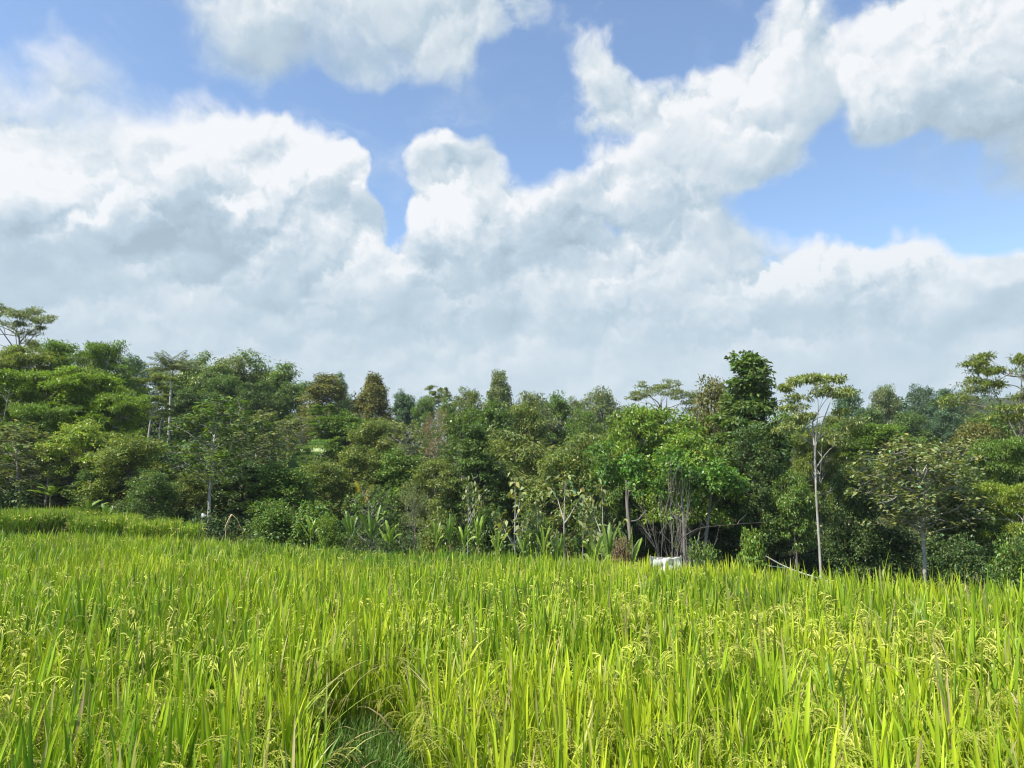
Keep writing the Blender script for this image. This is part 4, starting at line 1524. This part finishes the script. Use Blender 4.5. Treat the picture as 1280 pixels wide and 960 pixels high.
# ------------------------------------------------------------------ small things at the edge of the rice
def plastic_mat():
    m, nt, out = newmat("white_sheeting")
    lk = nt.links.new
    tc_ = N(nt, "ShaderNodeTexCoord")
    nz = N(nt, "ShaderNodeTexNoise")
    nz.inputs["Scale"].default_value = 9
    nz.inputs["Detail"].default_value = 5
    lk(tc_.outputs["Object"], nz.inputs["Vector"])
    rp = N(nt, "ShaderNodeValToRGB")
    rp.color_ramp.elements[0].position = 0.38
    rp.color_ramp.elements[0].color = (0.36, 0.31, 0.23, 1)
    rp.color_ramp.elements[1].position = 0.5
    rp.color_ramp.elements[1].color = (0.80, 0.80, 0.79, 1)
    lk(nz.outputs[0], rp.inputs[0])
    p = N(nt, "ShaderNodeBsdfPrincipled")
    p.inputs["Roughness"].default_value = 0.45
    lk(rp.outputs[0], p.inputs["Base Color"])
    tr = N(nt, "ShaderNodeBsdfTranslucent")
    tr.inputs[0].default_value = (0.8, 0.8, 0.76, 1)
    mx = N(nt, "ShaderNodeMixShader")
    mx.inputs[0].default_value = 0.25
    lk(p.outputs[0], mx.inputs[1])
    lk(tr.outputs[0], mx.inputs[2])
    lk(mx.outputs[0], out.inputs["Surface"])
    return m


M["sheet"] = plastic_mat()


def make_sheet():
    d = 16.2
    a, b = at(813, 696, d), at(850, 698, d)
    g = float(terrain(a[0], d))
    e = empty("plastic_sheet", (a[0], d, g))
    tag(e, "crumpled white plastic sheet hung between two stakes at the far edge of the rice", "plastic sheet")
    w = b[0] - a[0]
    h = a[2] - g
    rng = np.random.default_rng(90)
    mb = MB()
    nx, nz_ = 34, 18
    U, V = np.meshgrid(np.linspace(0, 1, nx), np.linspace(0, 1, nz_))
    low = 0.40 - 0.08 * np.sin(U * 2.6) + 0.10 * np.exp(-(U / 0.13) ** 2) + 0.04 * np.exp(-((U - 1) / 0.1) ** 2)
    X = U * w + 0.012 * np.sin(V * 5)
    Z = h - 0.012 * np.sin(U * math.pi) * 2 - V * low + 0.008 * np.sin(U * 23)
    Y = 0.014 * np.sin(U * 19 + 2.5 * V) + 0.010 * np.sin(U * 37 - 4 * V + 1) + 0.03 * V * np.sin(U * 8 + 1) + 0.012 * np.sin(V * 9 + U * 6)
    i, j = np.meshgrid(np.arange(nx - 1), np.arange(nz_ - 1))
    q = (j * nx + i).ravel()
    mb.add(np.stack([X, Y, Z], -1).reshape(-1, 3), np.stack([q, q + 1, q + nx + 1, q + nx], 1))
    o = mb.build("sheet", M["sheet"], e)
    s = o.modifiers.new("thickness", 'SOLIDIFY')
    s.thickness = 0.004
    for xx in (-0.012, w + 0.012):
        mb = MB()
        tube(mb, curve((xx, 0, -0.1), (xx + 0.01, 0, h + 0.03), 0.01, 6, rng), 0.012, 6)
        mb.build("stake", M["bark_pale"], e)
    mb = MB()
    tube(mb, [(-0.05, 0.0, h - 0.006), (w / 2, 0.005, h - 0.016), (w + 0.05, 0.0, h - 0.004)], 0.008, 6)
    mb.build("crossbar", M["bark_pale"], e)


def make_branch():
    d = 14.2
    a, b = at(957, 695, d), at(1036, 722, d)
    e = empty("fallen_branch", tuple(b - np.array([0, 0, 0.25])))
    tag(e, "fallen bare pale branch lying slanted in front of the pale straight trunk", "branch")
    rng = np.random.default_rng(91)
    o = np.array(e.location)
    mb = MB()
    p = curve(a - o, b - o + np.array([0.12, 0.1, -0.12]), 0.02, 10, rng, side=(0, 0, -0.035))
    tube(mb, p, np.linspace(0.011, 0.024, 10), 6)
    mb.build("stem", M["plank"], e)
    mb = MB()
    tube(mb, curve(p[3], p[3] + np.array([-0.36, 0.05, 0.035]), 0.03, 6, rng), np.linspace(0.012, 0.006, 6), 5)
    mb.build("twig", M["plank"], e)
    mb = MB()
    tube(mb, curve(p[8], p[8] + np.array([-0.10, -0.05, 0.30]), 0.05, 6, rng), np.linspace(0.010, 0.004, 6), 5)
    mb.build("twig", M["dry"], e)


def make_cup_stake():
    d = 25.5
    a = at(253, 646, d)
    g = float(terrain(a[0], d))
    e = empty("marker_stake", (a[0], d, g))
    tag(e, "thin stake topped by a white cup before the dark hollow at the left", "stake")
    rng = np.random.default_rng(92)
    h = a[2] - g
    mb = MB()
    tube(mb, curve((-0.06, 0, 0), (0, 0, h), 0.01, 7, rng), np.linspace(0.013, 0.010, 7), 6)
    mb.build("pole", M["bark_grey"], e)
    mb = MB()
    tube(mb, [(0.0, 0, h - 0.03), (0.02, 0, h + 0.0), (0.05, 0, h + 0.07), (0.055, 0, h + 0.075)], [0.03, 0.055, 0.085, 0.08], 12)
    mb.build("cup", M["sheet"], e)


def make_bent_stalk():
    d = 25
    a, b, c = at(283, 658, d), at(290, 643, d), at(303, 664, d)
    e = empty("dry_stalk", (a[0], d, float(terrain(a[0], d))))
    tag(e, "dry pale stalk bent over into a hoop right of the cup-topped stake", "dry stalk")
    o = np.array(e.location)
    mb = MB()
    pts = np.array([(a[0] - 0.05, d, o[2]), a, b * 0.55 + a * 0.45 + np.array([0.02, 0, 0.08]), b, b * 0.6 + c * 0.4 + np.array([0.03, 0, 0.06]), c, c + np.array([0.03, 0, -0.2])]) - o
    tube(mb, pts, [0.012, 0.014, 0.011, 0.008, 0.006, 0.005, 0.004], 5)
    mb.build("stem", M["dry"], e)
    mb = MB()
    paddle(mb, np.random.default_rng(3), b - o, 3.3, 2.6, 0.3, 0.5, 0.16, 1.0)
    l = mb.build("withered_leaf", M["dryleaf"], e)


M["dryleaf"] = leafmat("withered_leaf", (0.55, 0.48, 0.36), 0.2, 0.7, 0.15)


def make_bare_branch(pts, d, r, label):
    P3 = np.array([at(px, py, d + dd) for (px, py, dd) in pts])
    e = empty("bare_branch", tuple(P3[0]))
    tag(e, label, "branch", "bare branches hanging in the dark gap")
    o = P3[0].copy()
    t = np.linspace(0, 1, len(P3))
    tt = np.linspace(0, 1, 16)
    P4 = np.stack([np.interp(tt, t, P3[:, i]) for i in range(3)], 1)
    P4[1:-1] = (P4[:-2] + 2 * P4[1:-1] + P4[2:]) / 4
    rng = np.random.default_rng(int(pts[0][0]))
    mb = MB()
    tube(mb, P4 - o, np.linspace(r, r * 0.3, 16), 6)
    mb.build("limb", M["bark"], e)
    for k in (6, 9, 12):
        mb = MB()
        dv = np.array([rng.normal(0, 0.25), rng.normal(0, 0.1), rng.uniform(0.2, 0.5)])
        tube(mb, curve(P4[k] - o, P4[k] - o + dv, 0.06, 5, rng), np.linspace(r * 0.45, r * 0.12, 5), 5)
        mb.build("twig", M["bark_grey"], e)


def make_trunk_tree(px, d, ytop, ybase, lean, r, mat, label):
    """A tree of which only the bare leaning trunk shows under the others' leaves."""
    top, bot = at(px + lean, ytop, d), at(px, ybase, d)
    g = float(terrain(bot[0], d)) - 0.1
    e = empty("slender_tree", (bot[0], d, g))
    tag(e, label, "tree", "trees of the wood beyond the rice")
    rng = np.random.default_rng(int(px * 3))
    o = np.array(e.location)
    h = top[2] - g
    p = curve((0, 0, 0), (top[0] - bot[0], 0.3, h), 0.025, 10, rng)
    mb = MB()
    tube(mb, p, np.linspace(r * 1.25, r * 0.6, 10), 8)
    for k in (6, 7, 8):
        tube(mb, curve(p[k], p[k] + np.array([rng.normal(0, 0.8), rng.normal(0, 0.5), rng.uniform(0.7, 1.4)]), 0.06, 6, rng), np.linspace(r * 0.4, r * 0.1, 6), 5)
    mb.build("trunk", M[mat], e)
    mb = MB()
    for k in range(9):
        c = p[-1] + rng.normal(size=3) * np.array([0.9, 0.7, 0.5]) + np.array([0, 0, 0.5])
        clump(mb, rng, c, (0.7, 0.7, 0.5), 10, 22, 0.24, 0.13, 0.3)
    c = mb.build("crown", M["leaf"], e)
    c.color = (*COLS["mid"], 1)


make_sheet()
make_branch()
make_cup_stake()
make_bent_stalk()
make_bare_branch([(846, 690, 0), (852, 672, 0), (872, 660, 0.3), (910, 656, 0.5), (968, 652, 0.8)], 31, 0.03, "long bare branch arching right over the dark gap behind the white sheet")
make_bare_branch([(840, 680, 0), (828, 668, 0), (812, 662, -0.2), (798, 661, -0.3)], 31, 0.026, "short bare branch curving left over the dark gap behind the white sheet")
make_trunk_tree(798, 38, 600, 700, -14, 0.115, "bark_grey", "leaning grey trunk nearest the right end of the banana row")
make_trunk_tree(858, 37, 600, 705, -6, 0.085, "bark_grey", "pale upright trunk rising behind the arching bare branch")
make_trunk_tree(866, 38, 610, 700, 26, 0.10, "bark_grey", "grey trunk slanting right beside the pale upright one")


def make_terraces():
    """Small stepped plots glimpsed far off through the trees."""
    mb = MB()
    rng = np.random.default_rng(93)
    c0 = at(372, 582, 57)
    g = c0[2]
    n = 7
    for i in range(n):
        z0, y0 = g + i * 0.30, 57 + i * 0.9
        x0, x1 = c0[0] - 0.75 + rng.normal(0, 0.12), c0[0] + 0.95 + rng.normal(0, 0.2)
        m = 14
        xs = np.linspace(x0, x1, m)
        yy = y0 + 0.12 * np.sin(xs * 2 + i)
        k = [np.array([0.085, 0.135, 0.028]), np.array([0.12, 0.15, 0.04]), np.array([0.07, 0.12, 0.024])][i % 3]
        if i == 3:
            k = np.array([0.36, 0.38, 0.27])
        low = np.stack([xs, yy, np.full(m, z0 - 3.0 if i == 0 else z0)], 1)
        up = np.stack([xs, yy + 0.03, np.full(m, z0 + 0.30)], 1)
        bk = np.stack([xs, yy + 1.0, np.full(m, z0 + 0.302)], 1)
        q = np.arange(m - 1)
        mb.add(np.concatenate([low, up]), np.stack([q, q + 1, q + m + 1, q + m], 1), np.array([0.05, 0.09, 0.02]))
        mb.add(np.concatenate([up, bk]), np.stack([q, q + 1, q + m + 1, q + m], 1), k)
        m = 420
        px_ = rng.uniform(x0, x1, m)
        blades(mb, np.stack([px_, y0 + rng.uniform(0.02, 0.95, m), np.full(m, z0 + 0.28)], 1), rng.uniform(0, 6.28, m), rng.uniform(0.05, 0.5, m), rng.uniform(0.1, 0.8, m),
               rng.uniform(0.2, 0.38, m), rng.uniform(0.03, 0.05, m), np.broadcast_to(k, (m, 3)), k * 1.2, 3, False)
    o = mb.build("terraced_field", [M["under"]])
    o["kind"] = "structure"


make_terraces()
plant("slender", 379, 556, 26, 52, "mid", "small pale-stemmed tree standing before the glimpse of terraces")


def make_haze():
    mb = MB()
    x0, x1, y0, y1, z0, z1 = -1260, 1260, -620, 1260, -9.0, 80.0
    v = [(x, y, z) for z in (z0, z1) for y in (y0, y1) for x in (x0, x1)]
    mb.add(v, [[0, 2, 3, 1], [4, 5, 7, 6], [0, 1, 5, 4], [2, 6, 7, 3], [0, 4, 6, 2], [1, 3, 7, 5]])
    m, nt, out = newmat("air")
    p = N(nt, "ShaderNodeVolumePrincipled")
    p.inputs["Color"].default_value = (0.80, 0.88, 0.96, 1)
    p.inputs["Density"].default_value = 0.00022
    p.inputs["Anisotropy"].default_value = 0.2
    nt.links.new(p.outputs[0], out.inputs["Volume"])
    o = mb.build("haze", [m])
    tag(o, "faint humid haze over the wood and the field", "haze", kind="stuff")


make_haze()
plant("shrub", 776, 668, 34, 23.6, "brown", "dried brown clump of leaves beside the rightmost banana plant", None, "bushes at the foot of the wood")
